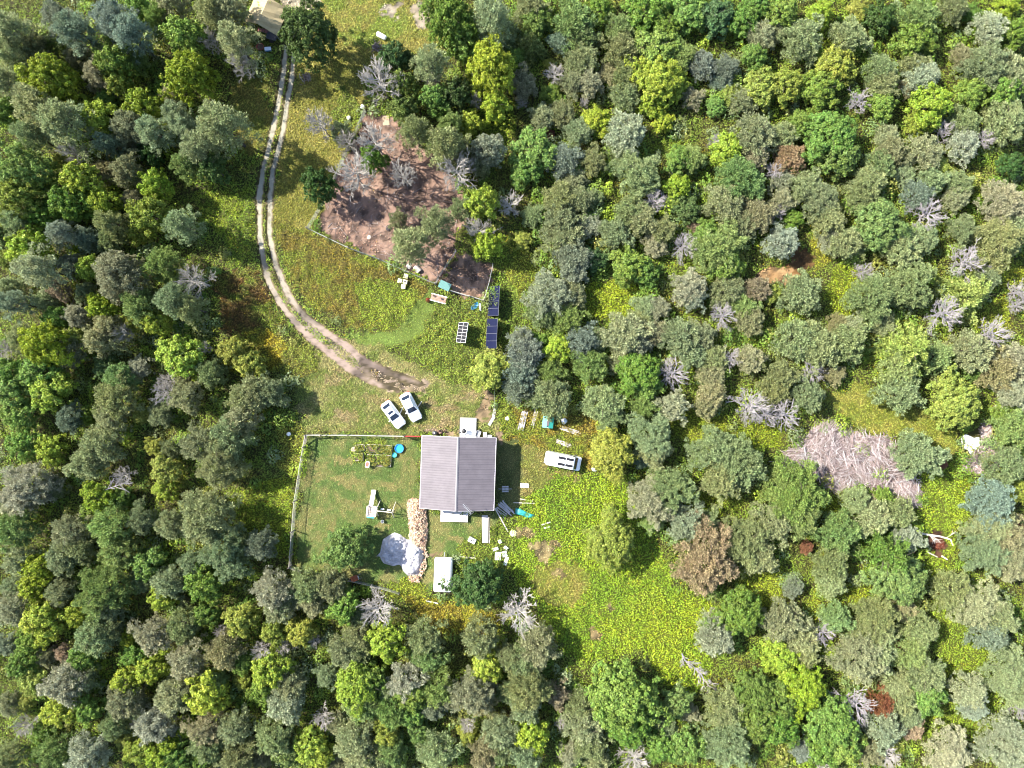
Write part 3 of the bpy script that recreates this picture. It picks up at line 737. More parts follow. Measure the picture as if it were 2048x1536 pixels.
MB().box((0, 0, .2), (.85, .48, .4)).build('body', BLUE, t, bevel=.03); MB().box((0, 0, .43), (.9, .52, .06)).build('lid', mat('pale_blue', (.5, .56, .66, 1), .4), t, bevel=.02)
x, y = P(520, 93, .4); t = thing('tub', 'dull red round tub beside the pale blue cooler', 'tub', (x, y, 0))
MB().lathe([(.38, 0), (.5, .4), (.53, .42), (.48, .42), (.4, .1), (0, .1)], n=18).build('body', mat('dull_red', (.34, .07, .06, 1), .6), t); MB().lathe([(.47, .3), (0, .32)], n=18).build('soil', SOILP, t)
x, y = P(763, 72, .3); t = thing('tank', 'white cylindrical tank lying in the grass of the upper clearing', 'tank', (x, y, .34), R(heading(752, 66, 772, 77)))
m = MB(); m.tube([(-.78, 0, 0), (-.72, 0, 0), (-.6, 0, 0), (.6, 0, 0), (.72, 0, 0), (.78, 0, 0)], [.12, .26, .34, .34, .26, .12], 16); m.build('shell', WHITE, t, smooth=True)
m = MB(); m.box((-.4, 0, -.3), (.1, .5, .1)); m.box((.4, 0, -.3), (.1, .5, .1)); m.build('feet', STEEL, t); MB().lathe([(.08, .3), (.08, .42), (0, .42)], n=10).build('valve', STEEL, t)

# ------------------------------------------------------------------ yard things
# play set: platform, slide, swing beam
x, y = P(747, 1020, 0); t = thing('playset', 'wooden play set with a white slide and a swing beam on the mown yard', 'play set', (x, y, 0), R(-6))
pw = mat('play_wood', (.46, .42, .36, 1), .8, noise=.2)
m = MB()
for sx in (-.62, .62):
    for sy in (-.55, .75): m.box((sx, sy, .85), (.09, .09, 1.7))
m.build('tower', pw, t)
m = MB()
for i in range(6): m.box((0, -.5 + i * .24, 1.2), (1.3, .2, .04))
m.build('platform', mat('play_floor', (.38, .3, .28, 1), .8, noise=.3), t)
m = MB()
for zz in (1.42, 1.62): m.box((0, -.6, zz), (1.3, .05, .06)); m.box((-.66, .1, zz), (.05, 1.35, .06)); m.box((.66, .1, zz), (.05, 1.35, .06))
for i in range(5): m.box((-.55 + i * .27, -.64, 1.4), (.05, .03, .5))
m.build('railing', WHITE, t)
MB().box((-.1, -.78, 1.25), (1.05, .3, .06)).build('ledge', mat('blue_teal', (.04, .2, .28, 1), .5), t)
m = MB(); yy = [.8, 1.2, 1.7, 2.2, 2.6, 2.9]; zz = [1.2, 1.0, .7, .42, .24, .2]
for i in range(6): m.v += [(-.46 , yy[i], zz[i] + .14), (-.40, yy[i], zz[i]), (.02, yy[i], zz[i]), (.08, yy[i], zz[i] + .14)]
for i in range(5):
    for j in range(3): o = i * 4 + j; m.f.append([o, o + 1, o + 5, o + 4])
o = m.build('slide', WHITE, t); md = o.modifiers.new('t', 'SOLIDIFY'); md.thickness = .03
m = MB(); m.beam((.62, .35, 2.05), (3.0, .35, 2.05), .11)
for xx in (.72, 2.95): 
    for s in (-1, 1): m.beam((xx, .35, 2.05), (xx + .1, .35 + s * 1.15, 0), .08)
    m.beam((xx, -.2, .95), (xx, .9, .95), .06)
m.build('swing_frame', pw, t)
for xx in (1.35, 2.25):
    s_ = MB().box((xx, .35, .5), (.48, .2, .04)).build('swing_seat', WHITE, t); m = MB()
    for d in (-.2, .2): m.tube([(xx + d, .35, .52), (xx + d, .35, 2.0)], .014, 4)
    m.build('chain', STEEL, s_)
x, y = P(765, 1043, .3); t = thing('bucket', 'small grey bucket on the grass below the play set', 'bucket', (x, y, 0))
MB().lathe([(.18, 0), (.24, .42), (.21, .42), (.16, .05), (0, .05)], n=16).build('body', mat('grey_pail', (.36, .38, .4, 1), .5), t); m = MB(); m.tube([(math.cos(q) * .24, 0, .42 + .2 * math.sin(q)) for q in np.linspace(0, math.pi, 9)], .012, 5); m.build('handle', STEEL, t)
# paddling pool and tub
x, y = P(798.5, 897, .3); t = thing('paddling_pool', 'bright blue round paddling pool beside the raised beds', 'pool', (x, y, 0))
MB().lathe([(.55, 0), (.62, .3), (.66, .34), (.60, .36), (.54, .3), (.50, .06), (0, .06)], n=28).build('shell', BLUE, t, smooth=True)
MB().disc(.53, .2, 28).build('water', mat('pool_water', (.02, .30, .72, 1), .35), t)
x, y = P(789, 910, .3); t = thing('teal_tub', 'small teal tub touching the blue paddling pool', 'tub', (x, y, 0))
MB().lathe([(.28, 0), (.34, .35), (.37, .37), (.32, .37), (.27, .08), (0, .08)], n=20).build('shell', TEALS, t, smooth=True)
MB().disc(.30, .28, 20).build('water', mat('tub_water', (.06, .45, .45, 1), .35), t)
# raised beds
def bed(label, px, py, w_, l_, rot, seed):
    x, y = P(px, py, .3); t = thing('raised_bed', label, 'garden bed', (x, y, 0), R(rot), 'raised garden beds')
    m = MB()
    for s in (-1, 1): m.box((0, s * l_ / 2, .17), (w_, .05, .34)); m.box((s * w_ / 2, 0, .17), (.05, l_ - .052, .34))
    m.build('frame', PALEWOOD, t); MB().box((0, 0, .14), (w_ - .06, l_ - .06, .24)).build('soil', SOILP, t)
    r = np.random.default_rng(seed); n_ = int(w_ * l_ * 330)
    pos = np.stack([r.uniform(-w_ / 2, w_ / 2, n_), r.uniform(-l_ / 2, l_ / 2, n_), np.zeros(n_)], 1)
    pos[:, 2] = .28 + .5 * r.random(n_) * (fbm(pos[:, 0] + px, pos[:, 1], .5, 3))
    keep = fbm(pos[:, 0] + px, pos[:, 1] + py, .7, 6) > .33; pos = pos[keep]; n_ = len(pos)
    L = r.uniform(.12, .3, n_); V, F = quads(pos, r.normal(0, .6, (n_, 3)) + np.array([0, 0, 1]), L, L * .55, r.uniform(0, 6.28, n_))
    c = lin(np.array([(170,170,70),(190,180,80),(110,140,60),(150,160,90)])[r.integers(0, 4, n_)]) / 2.1 * r.uniform(.6, 1.4, (n_, 1))
    link('plants', mesh_np('plants', V, F, np.repeat(np.c_[c, np.ones(n_)], 4, 0)), HERB, t)
bed('wide raised bed with straw-yellow plants beside the blue pool', 759, 898, 3.6, 1.15, -3, 1)
bed('raised bed of yellow-flowered plants below the wide straw-yellow bed', 758, 921, 3.4, 1.6, -3, 2)
bed('small dark raised bed at the wire-fence end of the garden beds', 720, 896, 1.3, .9, 5, 3)
bed('small bed of grey-green herbs between the planter and the pink stone', 718, 914, 1.2, 1.0, 5, 4)
x, y = P(735, 929, .7); t = thing('planter', 'white-rimmed standing planter with reddish soil below the raised beds', 'planter', (x, y, 0), R(-8))
m = MB(); m.loft([rrect(-.22, .22, .38, .12, .45), rrect(-.28, .28, .44, .14, .75), rrect(-.22, .22, .38, .1, .75), rrect(-.2, .2, .36, .1, .66)]); m.build('box', WHITE, t)
MB().box((0, 0, .68), (.4, .66, .03)).build('soil', TERRA, t)
for sx in (-1, 1):
    for sy in (-1, 1): MB().box((sx * .2, sy * .33, .23), (.05, .05, .46)).build('leg', STEEL, t)
def rock(name, label, px, py, r_, m_, seed, cat='stone', sq=.5):
    x, y = P(px, py, .1); rr = np.random.default_rng(seed); m = MB()
    rings = []
    for z_, f in ((0, .95), (.35, 1.0), (.7, .8), (1, .35)): rings.append([(r_ * f * (1 + rr.uniform(-.13, .13)) * math.cos(a_), r_ * f * (1 + rr.uniform(-.13, .13)) * math.sin(a_), r_ * sq * z_) for a_ in np.linspace(0, 6.28, 11)[:-1]])
    m.loft(rings); o = m.build(name, m_); o.location = (x, y, 0); tag(o, label, cat); return o
PINK = mat('pink_stone', (.36, .24, .21, 1), .8, noise=.15)
rock('stone', 'pinkish flat stone at the end of the raised beds', 707, 899, .38, PINK, 1, sq=.3)
rock('stone', 'pinkish stone slab on the sand below the teal sheet', 1026, 1067, .5, mat('pale_stone', (.5, .42, .38, 1), .8, noise=.1), 2, sq=.3)
rock('stump', 'charred black stump in the middle of the dirt pen', 777, 456, .42, mat('char', (.035, .03, .03, 1), .95), 3, 'stump', .7)
rock('tyre_ring', 'pale hollow log ring on the dirt in the pen', 738, 474, .3, PALEWOOD, 4, 'log', .4)

# tarp-covered heap and firewood
def blanket(name, label, cat, outline, centre, hfun, m_, rings=16, nseg=110, edge=.03, wrinkle=.12, sc=.5, sm=True):
    c = np.array(P(*centre)); B = np.array([P(*p) for p in outline] + [P(*outline[0])]); d = np.r_[0, np.cumsum(np.hypot(*np.diff(B, axis=0).T))]
    tt_ = np.linspace(0, d[-1], nseg + 1)[:-1]; B = np.stack([np.interp(tt_, d, B[:, 0]), np.interp(tt_, d, B[:, 1])], 1)
    V = []
    for i in range(rings + 1):
        f = i / rings; q = c + (B - c) * f
        z_ = hfun(q[:, 0], q[:, 1], f) + (fbm(q[:, 0], q[:, 1], sc, 51, 4) - .5) * 2 * wrinkle * min(1, (1 - f) * 4 + .15)
        V.append(np.c_[q, np.maximum(z_, .02 + edge * .3)])
    V = np.array(V).reshape(-1, 3); V[:, :2] -= c
    F = [[i * nseg + k, (i + 1) * nseg + k, (i + 1) * nseg + (k + 1) % nseg, i * nseg + (k + 1) % nseg] for i in range(rings) for k in range(nseg)]
    me = mesh_np(name, V, np.array(F), smooth=sm); o = link(name, me, m_); o.location = (c[0], c[1], 0)
    md = o.modifiers.new('t', 'SOLIDIFY'); md.thickness = edge; tag(o, label, cat); return o
def mound(cs, base=.05):
    def f_(x, y, f):
        z_ = np.full(x.shape, base)
        for (px, py, r_, h_) in cs:
            q = P(px, py); dd = ((x - q[0]) ** 2 + (y - q[1]) ** 2) / r_ ** 2; z_ = np.maximum(z_, h_ * np.exp(-dd))
        return z_ * min(1, (1.02 - f) * 5)
    return f_
TARP_OUT = [(788.8,1064.6),(800.5,1068.5),(814,1079),(825,1079),(836.7,1086),(848,1097),(848,1110),(846,1133),(836.7,1151),(816,1151),(807,1142),(802.5,1132),(798.6,1129),(786,1132),(767,1126),(759.5,1113.5),(752.7,1112.5),(760.5,1104.7),(762.5,1094),(766,1079),(778,1070.5)]
blanket('tarp', 'wrinkled silver tarp lying over a heap at the end of the firewood', 'tarp', TARP_OUT, (806, 1108), mound([(790,1090,1.6,1.0),(830,1108,1.4,1.1),(822,1135,1.2,.8),(776,1112,1.2,.5)]), mat('silver_white_tarp', (.33, .315, .33, 1), .5, noise=.3, nscale=2.2, bump=.5), wrinkle=.34, sc=.5, rings=44, nseg=220, sm=False)  # colour noise darkens patches of the tarp to paint in shaded crumples
def sticks(name, label, cat, n, sample, rad_, cols, kind='stuff', seed=5, sides=5, ends=None, kk=2.9):
    r = np.random.default_rng(seed); Vs, Fs, Cs_ = [], [], []; off = 0
    for i in range(n):
        s_ = sample(r)
        if s_ is None: continue
        p0, p1 = s_; d = p1 - p0; L = np.linalg.norm(d); d = d / L
        u = np.cross(d, [0, 0, 1.]) if abs(d[2]) < .9 else np.cross(d, [1., 0, 0]); u /= np.linalg.norm(u); v = np.cross(d, u)
        ra = r.uniform(*rad_); ang = np.linspace(0, 2 * np.pi, sides + 1)[:-1]
        ring = np.cos(ang)[:, None] * u + np.sin(ang)[:, None] * v
        V = np.concatenate([p0 + ring * ra, p1 + ring * ra * (.95 if ends else .5), [p0], [p1]])
        F = [[k, (k + 1) % sides, sides + (k + 1) % sides, sides + k] for k in range(sides)] + [[2 * sides, (k + 1) % sides, k, k] for k in range(sides)] + [[2 * sides + 1, sides + k, sides + (k + 1) % sides, sides + (k + 1) % sides] for k in range(sides)]
        c = lin(np.array(cols[r.integers(len(cols))])) / kk * r.uniform(.7, 1.2); ce_ = lin(np.array(ends)) / (kk * .95) * r.uniform(.8, 1.15) if ends else c
        cc_ = np.r_[np.repeat([c], 2 * sides, 0), np.repeat([ce_], 2, 0)]
        Vs.append(V); Fs += [[q + off for q in f] for f in F]; Cs_.append(np.c_[cc_, np.ones(len(V))]); off += len(V)
    V = np.concatenate(Vs); c0 = V.mean(0) * [1, 1, 0]
    # triangles for the ends, quads for the sides, through from_pydata
    me = bpy.data.meshes.new(name); me.from_pydata((V - c0).tolist(), [], [f if len(set(f)) == 4 else f[:3] for f in Fs]); me.update()
    a_ = me.color_attributes.new('Col', 'FLOAT_COLOR', 'POINT'); a_.data.foreach_set('color', np.concatenate(Cs_).astype(np.float32).ravel())
    o = link(name, me, WOODATTR); o.location = c0; tag(o, label, cat, kind=kind); return o
WOODPILE = [(817,1000),(826,996),(842,998),(846,1012),(852,1022),(855,1060),(853,1085),(850,1100),(838,1092),(826,1082),(820,1072),(819,1040),(815,1018)]
WOODTAIL = [(815,1150),(838,1150),(850,1100),(856,1105),(852,1140),(838,1164),(822,1162),(812,1153)]
def wood_s(r):
    for _ in range(60):
        px, py = r.uniform(805, 860), r.uniform(990, 1170)
        a1, a2 = inpoly(np.array(px), np.array(py), WOODPILE), inpoly(np.array(px), np.array(py), WOODTAIL)
        if a1 or (a2 and r.random() < .25): break
    else: return None
    x, y = P(px, py); cx = 835 if py < 1090 else 838
    h_ = max(.06, (.8 if py < 1090 else .35) * (1 - ((px - cx) / 21) ** 2)) * r.uniform(.3, 1)
    a_ = r.uniform(0, 6.28); L = r.uniform(.14, .22); dz = r.normal(0, .35)
    d = np.array([math.cos(a_), math.sin(a_), dz]) * L; p = np.array([x, y, h_ + .08]); return p - d, p + d
sticks('firewood_heap', 'long heap of split beige firewood between the house and the tarp', 'firewood', 1900, wood_s, (.05, .095), [(216,182,150),(232,206,170),(186,146,122),(244,222,190),(204,168,150)], ends=(252,236,204), sides=5, kk=1.75)
# white covered trailer
x, y = P(885.5, 1152, 1.5); t = thing('covered_trailer', 'white tarp-covered trailer beside the dark leaning tree', 'trailer', (x, y, 0), R(-1.5))
m = MB(); rr = np.random.default_rng(8)
rings = []
for z_, gx_, gy_ in ((.35, .02, .02), (.9, .0, 0), (1.35, -.05, -.05), (1.5, -.2, -.22), (1.53, -.6, -.9)):
    rings.append([(px_ * (1 + gx_) if abs(gx_) < .3 else px_ * .5, py_ * (1 + gy_ * .4) if abs(gy_) < .3 else py_ * .55, z_ + rr.uniform(-.02, .02)) for px_, py_, _ in [(q[1], q[0], 0) for q in rrect(-2.35, 2.35, 1.28, .25, 0, 4)]])
rings = [[(q[0] + .03 * math.sin(q[1] * 4 + i), q[1], q[2]) for q in rg_][::-1] for i, rg_ in enumerate(rings)]
m.loft(rings); m.build('cover', mat('white_cover', (.78, .78, .80, 1), .6, bump=.15, nscale=2), t)
MB().box((0, 0, .42), (2.3, 4.4, .12)).build('chassis', DARK, t)
for s in (-1, 1):
    o = MB().lathe([(.18, -.1), (.33, -.1), (.34, 0), (.33, .1), (.18, .1)], n=18).build('wheel', RUBBER, t); o.location = (s * 1.3, -.2, .33); o.rotation_euler = (0, R(90), 0)
MB().beam((0, 2.2, .45), (.1, 3.1, .42), .08).build('drawbar', STEEL, t)

# ------------------------------------------------------------------ small things
def box_thing(name, label, cat, px, py, size, rot, m_body, m_lid=None, group=None, lid='lid', z=0):
    x, y = P(px, py, size[2]); t = thing(name, label, cat, (x, y, z), R(rot), group)
    MB().box((0, 0, size[2] * .46), (size[0], size[1], size[2] * .92)).build('body', m_body, t, bevel=.02)
    MB().box((0, 0, size[2] * .96), (size[0] + .05, size[1] + .05, size[2] * .1)).build(lid, m_lid or m_body, t, bevel=.015); return t
for px, py, rot, la in ((799.5,561.5,-12,'cream hive box on its own side of the cluster'),(811.5,552,-14,'cream hive box nearest the pen fence'),(810,563.5,-12,'cream hive box with a dark lid hole in the middle of the cluster'),(806.5,573,-5,'cream hive box farthest from the pen fence')):
    t = box_thing('beehive', la, 'beehive', px, py, (.56, .56, .55), rot, CREAM, mat('hive_lid', (.46, .43, .3, 1), .6), 'cream hive boxes in the meadow')
    if 'dark lid' in la: MB().lathe([(.13, .58), (.13, .6), (0, .6)], n=14).build('lid_hole', BLACKP, t)
x, y = P(877, 597, .75); t = thing('potting_table', 'reddish slatted table with white edges beside the teal coop', 'table', (x, y, 0), R(-15))
m = MB()
for i in range(4): m.box((0, -.3 + i * .2, .74), (2.2, .16, .04))
m.build('tabletop', mat('red_slats', (.28, .17, .13, 1), .75, noise=.3), t)
for s in (-1, 1): MB().box((0, s * .48, .7), (2.3, .1, .05)).build('rail', WHITE, t)
for sx in (-1, 1):
    for sy in (-1, 1): MB().box((sx * .95, sy * .35, .36), (.08, .08, .7)).build('leg', PALEWOOD, t)
for dx, dy, la in ((-.7, .2, 'small black pot on the coop-facing corner of the slatted table'), (.45, .05, 'small black pot in the middle of the slatted table')):
    q = t.matrix_basis @ Vector((dx, dy, .765)); o = thing('pot', la, 'pot', (x + dx * .966 + dy * .26, y - dx * .26 + dy * .966, .765)); MB().lathe([(.1, 0), (.14, .2), (.11, .2), (.09, .04), (0, .04)], n=14).build('rim', BLACKP, o); MB().disc(.11, .15, 14).build('soil', SOILP, o)
x, y = P(856, 600, .4); t = thing('flower_pot', 'pot of red flowers at the end of the slatted table', 'flowers', (x, y, 0))
MB().lathe([(.2, 0), (.28, .3), (.24, .3), (.18, .05), (0, .05)], n=16).build('pot', TERRA, t)
r = np.random.default_rng(2); d = r.normal(0, 1, (160, 3)); d /= np.linalg.norm(d, axis=1, keepdims=True); d[:, 2] = abs(d[:, 2])
V, F = quads(d * .36 + np.array([0, 0, .3]), d + r.normal(0, .3, (160, 3)), np.full(160, .14), np.full(160, .1), r.uniform(0, 6, 160)); c = lin(np.array([(176,50,36),(140,60,40),(90,110,50)])[r.integers(0, 3, 160)]) / 2
link('blooms', mesh_np('blooms', V, F, np.repeat(np.c_[c, np.ones(160)], 4, 0)), HERB, t)
x, y = P(950, 612, .2); t = thing('sled', 'bright blue plastic sled lying in the herbs beside a white board', 'sled', (x, y, .02), R(40))
MB().lathe([(.3, 0), (.36, .2), (.4, .24), (.35, .24), (.3, .06), (0, .06)], n=24, sx=1.75, sy=.9).build('shell', mat('sky_blue', (.03, .19, .34, 1), .45), t, smooth=True); m = MB(); m.tube([(.55, -.1, .22), (.75, 0, .24), (.55, .1, .22)], .02, 5); m.build('rope', BLACKP, t)
def board(name, label, px, py, L, W, rot, m_, z=.06, cat='board', th=.04, group=None, tilt=0):
    x, y = P(px, py, z); o = MB().box((0, 0, 0), (L, W, th)).build(name, m_, None, bevel=.006); o.location = (x, y, z); o.rotation_euler = (0, R(tilt), R(rot)); tag(o, label, cat, group); return o
def lumber(label, px, py, L, W, rot, n, seed, m_=None, layers=2, group='stacks of old boards'):
    """a stack: each board is a thing of its own when few, else boards are parts"""
    x, y = P(px, py, .3); t = thing('lumber_stack', label, 'lumber stack', (x, y, 0), R(rot), group); r = random.Random(seed)
    for l in range(layers):
        for i in range(n):
            if r.random() < (.3 if 'heap' in label else .12): continue
            ll = L * r.uniform(.7, 1.0); MB().box((r.uniform(-.12, .12) * L, -W / 2 + W * (i + .5) / n, .08 + l * .09 + r.uniform(0, .03)), (ll, W / n * .85, .06), rz=r.uniform(-.05, .05) * (4 if 'heap' in label else 1)).build('board', m_ or (PALEWOOD if r.random() < .5 else GREYWOOD), t)
    for sx in (-.35, .35): MB().box((sx * L, 0, .025), (.1, W, .05)).build('bearer', GREYWOOD, t)
LUMW = mat('silver_boards', (.34, .32, .32, 1), .8, noise=.25, nscale=3)
lumber('long silver board stack nearest the house, end in tree shade', 1045.5, 841, 2.75, .85, heading(1050, 822, 1042, 860), 6, 1, LUMW, 3)
lumber('broken pale board stack between the silver boards and the green shed', 1068.5, 838, 2.5, .5, heading(1074, 818, 1064, 858), 4, 2, PALEWOOD, 1)
lumber('grey board stack just beside the green shed', 1139, 860.5, 3.0, .62, heading(1117, 853, 1162, 868), 5, 3, LUMW, 2)
lumber('pinkish board stack between the green shed and the van', 1126.5, 886, 2.2, .72, heading(1110, 880, 1143, 893), 6, 4, mat('pinkish_boards', (.42, .35, .34, 1), .8, noise=.25, nscale=3), 2)
lumber('grey lumber heap in the house shadow', 1012, 1015, 2.6, 1.0, heading(998, 1002, 1026, 1030), 6, 5, LUMW, 2)
lumber('lower grey lumber heap at the house corner', 1003, 1024, 2.0, .7, heading(993, 1016, 1014, 1034), 5, 6, LUMW, 1)
board('plank', 'long pale plank leaning out from the house corner into the sun', 1003, 1040, 3.9, .16, heading(990, 1016, 1016, 1064), PALEWOOD, .5, 'plank', .06, tilt=6)
board('plank', 'pale plank on the dry grass, upper of two beyond the house shadow', 1053, 1000, 1.9, .12, -10, PALEWOOD, .12, 'plank')
board('plank', 'pale plank on the dry grass, lower of two beyond the house shadow', 1048, 1006, 3.0, .12, -2, PALEWOOD, .12, 'plank')
board('plank', 'grey plank lying at the edge of the yellow field', 1092, 1047, 1.3, .16, 18, PALEWOOD, .3, 'plank')
board('plank', 'short grey plank below the one at the yellow field edge', 1094, 1055, .9, .22, 10, LUMW, .25, 'plank')
board('plank', 'white plank lying in golden herbs below the covered trailer', 863, 1204, 1.9, .14, -13, WHITE, .35, 'plank')
lumber('narrow pale boards lying above the dark leaning tree', 935, 1114, 2.9, .5, -4, 4, 7, PALEWOOD, 1)
board('board', 'white narrow board beside the blue sled', 960, 614, 1.1, .28, -86, WHITE, .2)
board('board', 'tan square board on the dirt in the top corner of the pen', 772, 241, 1.4, .95, -86, mat('tan_board', (.30, .22, .15, 1), .8, noise=.15), .08)
board('board', 'whitish zigzag path board, upper of the two behind the house', 989, 822, 1.5, .4, 80, CONC, .1)
board('board', 'whitish zigzag path board, lower of the two behind the house', 983, 842, 1.5, .42, 60, CONC, .1)
board('board', 'pale board in sunlight beside the house shadow', 1049, 971, 1.2, .62, -4, mat('lilac_board', (.55, .52, .56, 1), .7, noise=.2), .12)
def sheet(label, px, py, L, W, rot, m_=None, tilt=0): board('foam_sheet', label, px, py, L, W, rot, m_ or mat('white_foam', (.8, .8, .8, 1), .8), .22, 'foam sheet', .05, 'white sheets dumped below the house', tilt)
sheet('largest white foam sheet in the dump below the house', 996, 1112, .85, 1.15, -2)
sheet('white foam sheet leaning right of the largest sheet', 1009, 1108, .7, .8, 15, tilt=12)
sheet('white foam sheet farthest from the house in the dump', 1012, 1122, .5, 1.2, -20)
sheet('white foam scrap nearest the plank walkway', 991, 1098, .8, .4, 20)
sheet('white foam scrap nearest the pinkish slab', 1012, 1096, .6, .4, -35)
sheet('white foam scrap nearest the house in the dump', 1000, 1083, .45, .5, 30)
x, y = P(944, 1081, .4); t = thing('crate', 'white crate with dark fittings on the grass by the walkway', 'crate', (x, y, 0), R(-28))
MB().box((0, 0, .2), (1.05, .7, .4)).build('body', WHITE, t, bevel=.02)
for dx, dy, w_, l_ in ((-.05, -.05, .3, .2), (.22, .12, .14, .3), (-.25, .2, .12, .1)): MB().box((dx, dy, .405), (w_, l_, .03)).build('fitting', BLACKP, t)
x, y = P(1010.5, 978, .45); t = thing('bench', 'grey slatted bench in the shadow of the house', 'bench', (x, y, 0), R(0))
for i in range(4): MB().box((0, -.36 + i * .24, .44 + (.12 if i == 3 else 0)), (.95, .17, .04)).build('slat', LUMW, t)
MB().box((0, 0, .4), (1.9, .07, .05)).build('armrest', LUMW, t)
for sx in (-1, 1):
    for sy in (-1, 1): MB().box((sx * .4, sy * .3, .2), (.06, .06, .4)).build('leg', GREYWOOD, t)
# teal sheet
blanket('teal_sheet', 'crumpled teal plastic sheet half in the house shadow', 'sheet', [(1031,1016),(1042,1017),(1052,1023),(1060,1027),(1070,1030),(1066,1035),(1055,1036),(1042,1030),(1030,1028)], (1050, 1026), mound([(1042,1024,1.0,.35),(1060,1031,.7,.3)]), TEALS, 8, 60, .02, .1, .4)
box_thing('box', 'beige box against the upper house wall', 'box', 970, 869, (.5, .6, .5), 2, mat('beige_plastic', (.56, .5, .36, 1), .5))
box_thing('box', 'white box with a bluish front against the upper house wall', 'box', 979.5, 873.5, (.5, .45, .45), 0, WHITE, mat('bluish_lid', (.6, .66, .78, 1), .5))
box_thing('battery_box', 'dark box at the upper right corner of the house', 'box', 987, 875.5, (.34, .26, .4), 0, BLACKP)
x, y = P(928, 862, .8); t = thing('grill', 'black kettle grill standing on the white landing', 'grill', (x, y, .33), R(20))
MB().lathe([(.1, .45), (.3, .55), (.34, .7), (.3, .85), (.15, .95), (0, .97)], n=18).build('bowl', BLACKP, t, smooth=True)
for k in range(3): m = MB(); m.tube([(math.cos(k * 2.1) * .32, math.sin(k * 2.1) * .32, 0), (math.cos(k * 2.1) * .18, math.sin(k * 2.1) * .18, .55)], .02, 5); m.build('leg', STEEL, t)
MB().beam((-.4, 0, .7), (-.75, 0, .7), .22, .03).build('side_shelf', DARK, t)
x, y = P(869, 866, .7); t = thing('bin', 'round black bin beside a brown chair at the upper left house wall', 'bin', (x, y, 0))
MB().lathe([(.24, 0), (.3, .7), (.32, .74), (.1, .8), (0, .8)], n=18).build('body', BLACKP, t); MB().lathe([(.09, .8), (.09, .83), (0, .83)], n=10).build('lid_knob', WHITE, t)
x, y = P(879, 864, .8); t = thing('chair', 'brown wooden chair beside the round black bin', 'chair', (x, y, 0), R(25))
cw = mat('chair_wood', (.2, .12, .09, 1), .7); MB().box((0, 0, .42), (.5, .5, .05)).build('seat', cw, t); MB().box((0, .26, .75), (.5, .05, .6)).build('backrest', cw, t)
for sx in (-1, 1):
    for sy in (-1, 1): MB().box((sx * .2, sy * .2, .2), (.05, .05, .4)).build('leg', cw, t)
x, y = P(956, 868, .6); t = thing('barrow', 'small grey wheelbarrow against the upper house wall', 'wheelbarrow', (x, y, 0), R(70))
m = MB(); m.loft([rrect(-.3, .35, .22, .08, .3), rrect(-.42, .5, .34, .1, .58), rrect(-.38, .46, .3, .1, .58), rrect(-.27, .32, .2, .08, .34)]); m.build('tray', STEEL, t)
for s in (-1, 1): MB().beam((.4, s * .12, .25), (-.95, s * .28, .55), .05).build('handle', GREYWOOD, t)
o = MB().lathe([(.08, -.05), (.2, -.05), (.2, .05), (.08, .05)], n=14).build('wheel', RUBBER, t); o.location = (.55, 0, .2); o.rotation_euler = (R(90), 0, 0)
def bag(label, px, py, r_, seed, m_=None):
    x, y = P(px, py, .2); rr = np.random.default_rng(seed); m = MB(); rings = []
    for z_, f in ((0, .8), (.15, 1), (.35, 1), (.6, .75), (.8, .35), (.95, .12)): rings.append([(r_ * f * (1 + rr.uniform(-.18, .18)) * math.cos(a_), r_ * f * (1 + rr.uniform(-.18, .18)) * math.sin(a_), r_ * z_) for a_ in np.linspace(0, 6.28, 15)[:-1]])
    m.loft(rings); o = m.build('plastic_bag', m_ or mat('white_plastic', (.75, .75, .75, 1), .45), None, smooth=True); o.location = (x, y, .25); tag(o, label, 'bag', 'white plastic bags left in the herbs')
bag('white plastic bag beside the green shed', 1128, 842, .42, 1); bag('white plastic bag in front of the van', 1189, 937, .42, 2); bag('small white plastic bag nearest the plank path', 1015, 837, .28, 3); bag('small white bag on the meadow edge of the drive shade', 698, 236, .3, 4, mat('pale_yellow_plastic', (.7, .68, .5, 1), .5))
bag('white bag by the post at the top of the pen', 725, 214, .3, 5); bag('pale bag by the meadow corner of the yard fence', 578, 868, .3, 6)
x, y = P(834, 537, .6); t = thing('dog_kennel', 'pale half-barrel kennel with a dark mouth on the pen dirt', 'kennel', (x, y, 0), R(40))
m = MB(); rings = []
for yy in (-.5, .5): rings.append([(math.cos(q) * .45, yy, math.sin(q) * .5) for q in np.linspace(0, math.pi, 11)] + [(math.cos(q) * .4, yy, math.sin(q) * .45) for q in np.linspace(math.pi, 0, 11)])
m.loft(rings); m.build('shell', PALEWOOD, t); MB().box((0, .45, .2), (.78, .04, .38)).build('back_panel', GREYWOOD, t)
rock('stone', 'pale stone beside the half-barrel kennel', 818, 532, .4, CONC, 9, sq=.5)
x, y = P(709, 1157, .6); t = thing('wheelbarrow', 'rust-orange wheelbarrow at the woods edge of the yard', 'wheelbarrow', (x, y, 0), R(200))
m = MB(); m.loft([rrect(-.35, .4, .25, .08, .32), rrect(-.5, .55, .4, .1, .62), rrect(-.45, .5, .36, .1, .62), rrect(-.3, .36, .22, .08, .37)]); m.build('tray', mat('rust_orange', (.4, .12, .05, 1), .6), t)
for s in (-1, 1): MB().beam((.4, s * .12, .25), (-1.05, s * .3, .55), .05).build('handle', GREYWOOD, t)
o = MB().lathe([(.08, -.05), (.22, -.05), (.22, .05), (.08, .05)], n=14).build('wheel', RUBBER, t); o.location = (.6, 0, .22); o.rotation_euler = (R(90), 0, 0)
box_thing('pail', 'white square pail beside the rust-orange wheelbarrow', 'pail', 714, 1157, (.38, .45, .35), 10, WHITE)
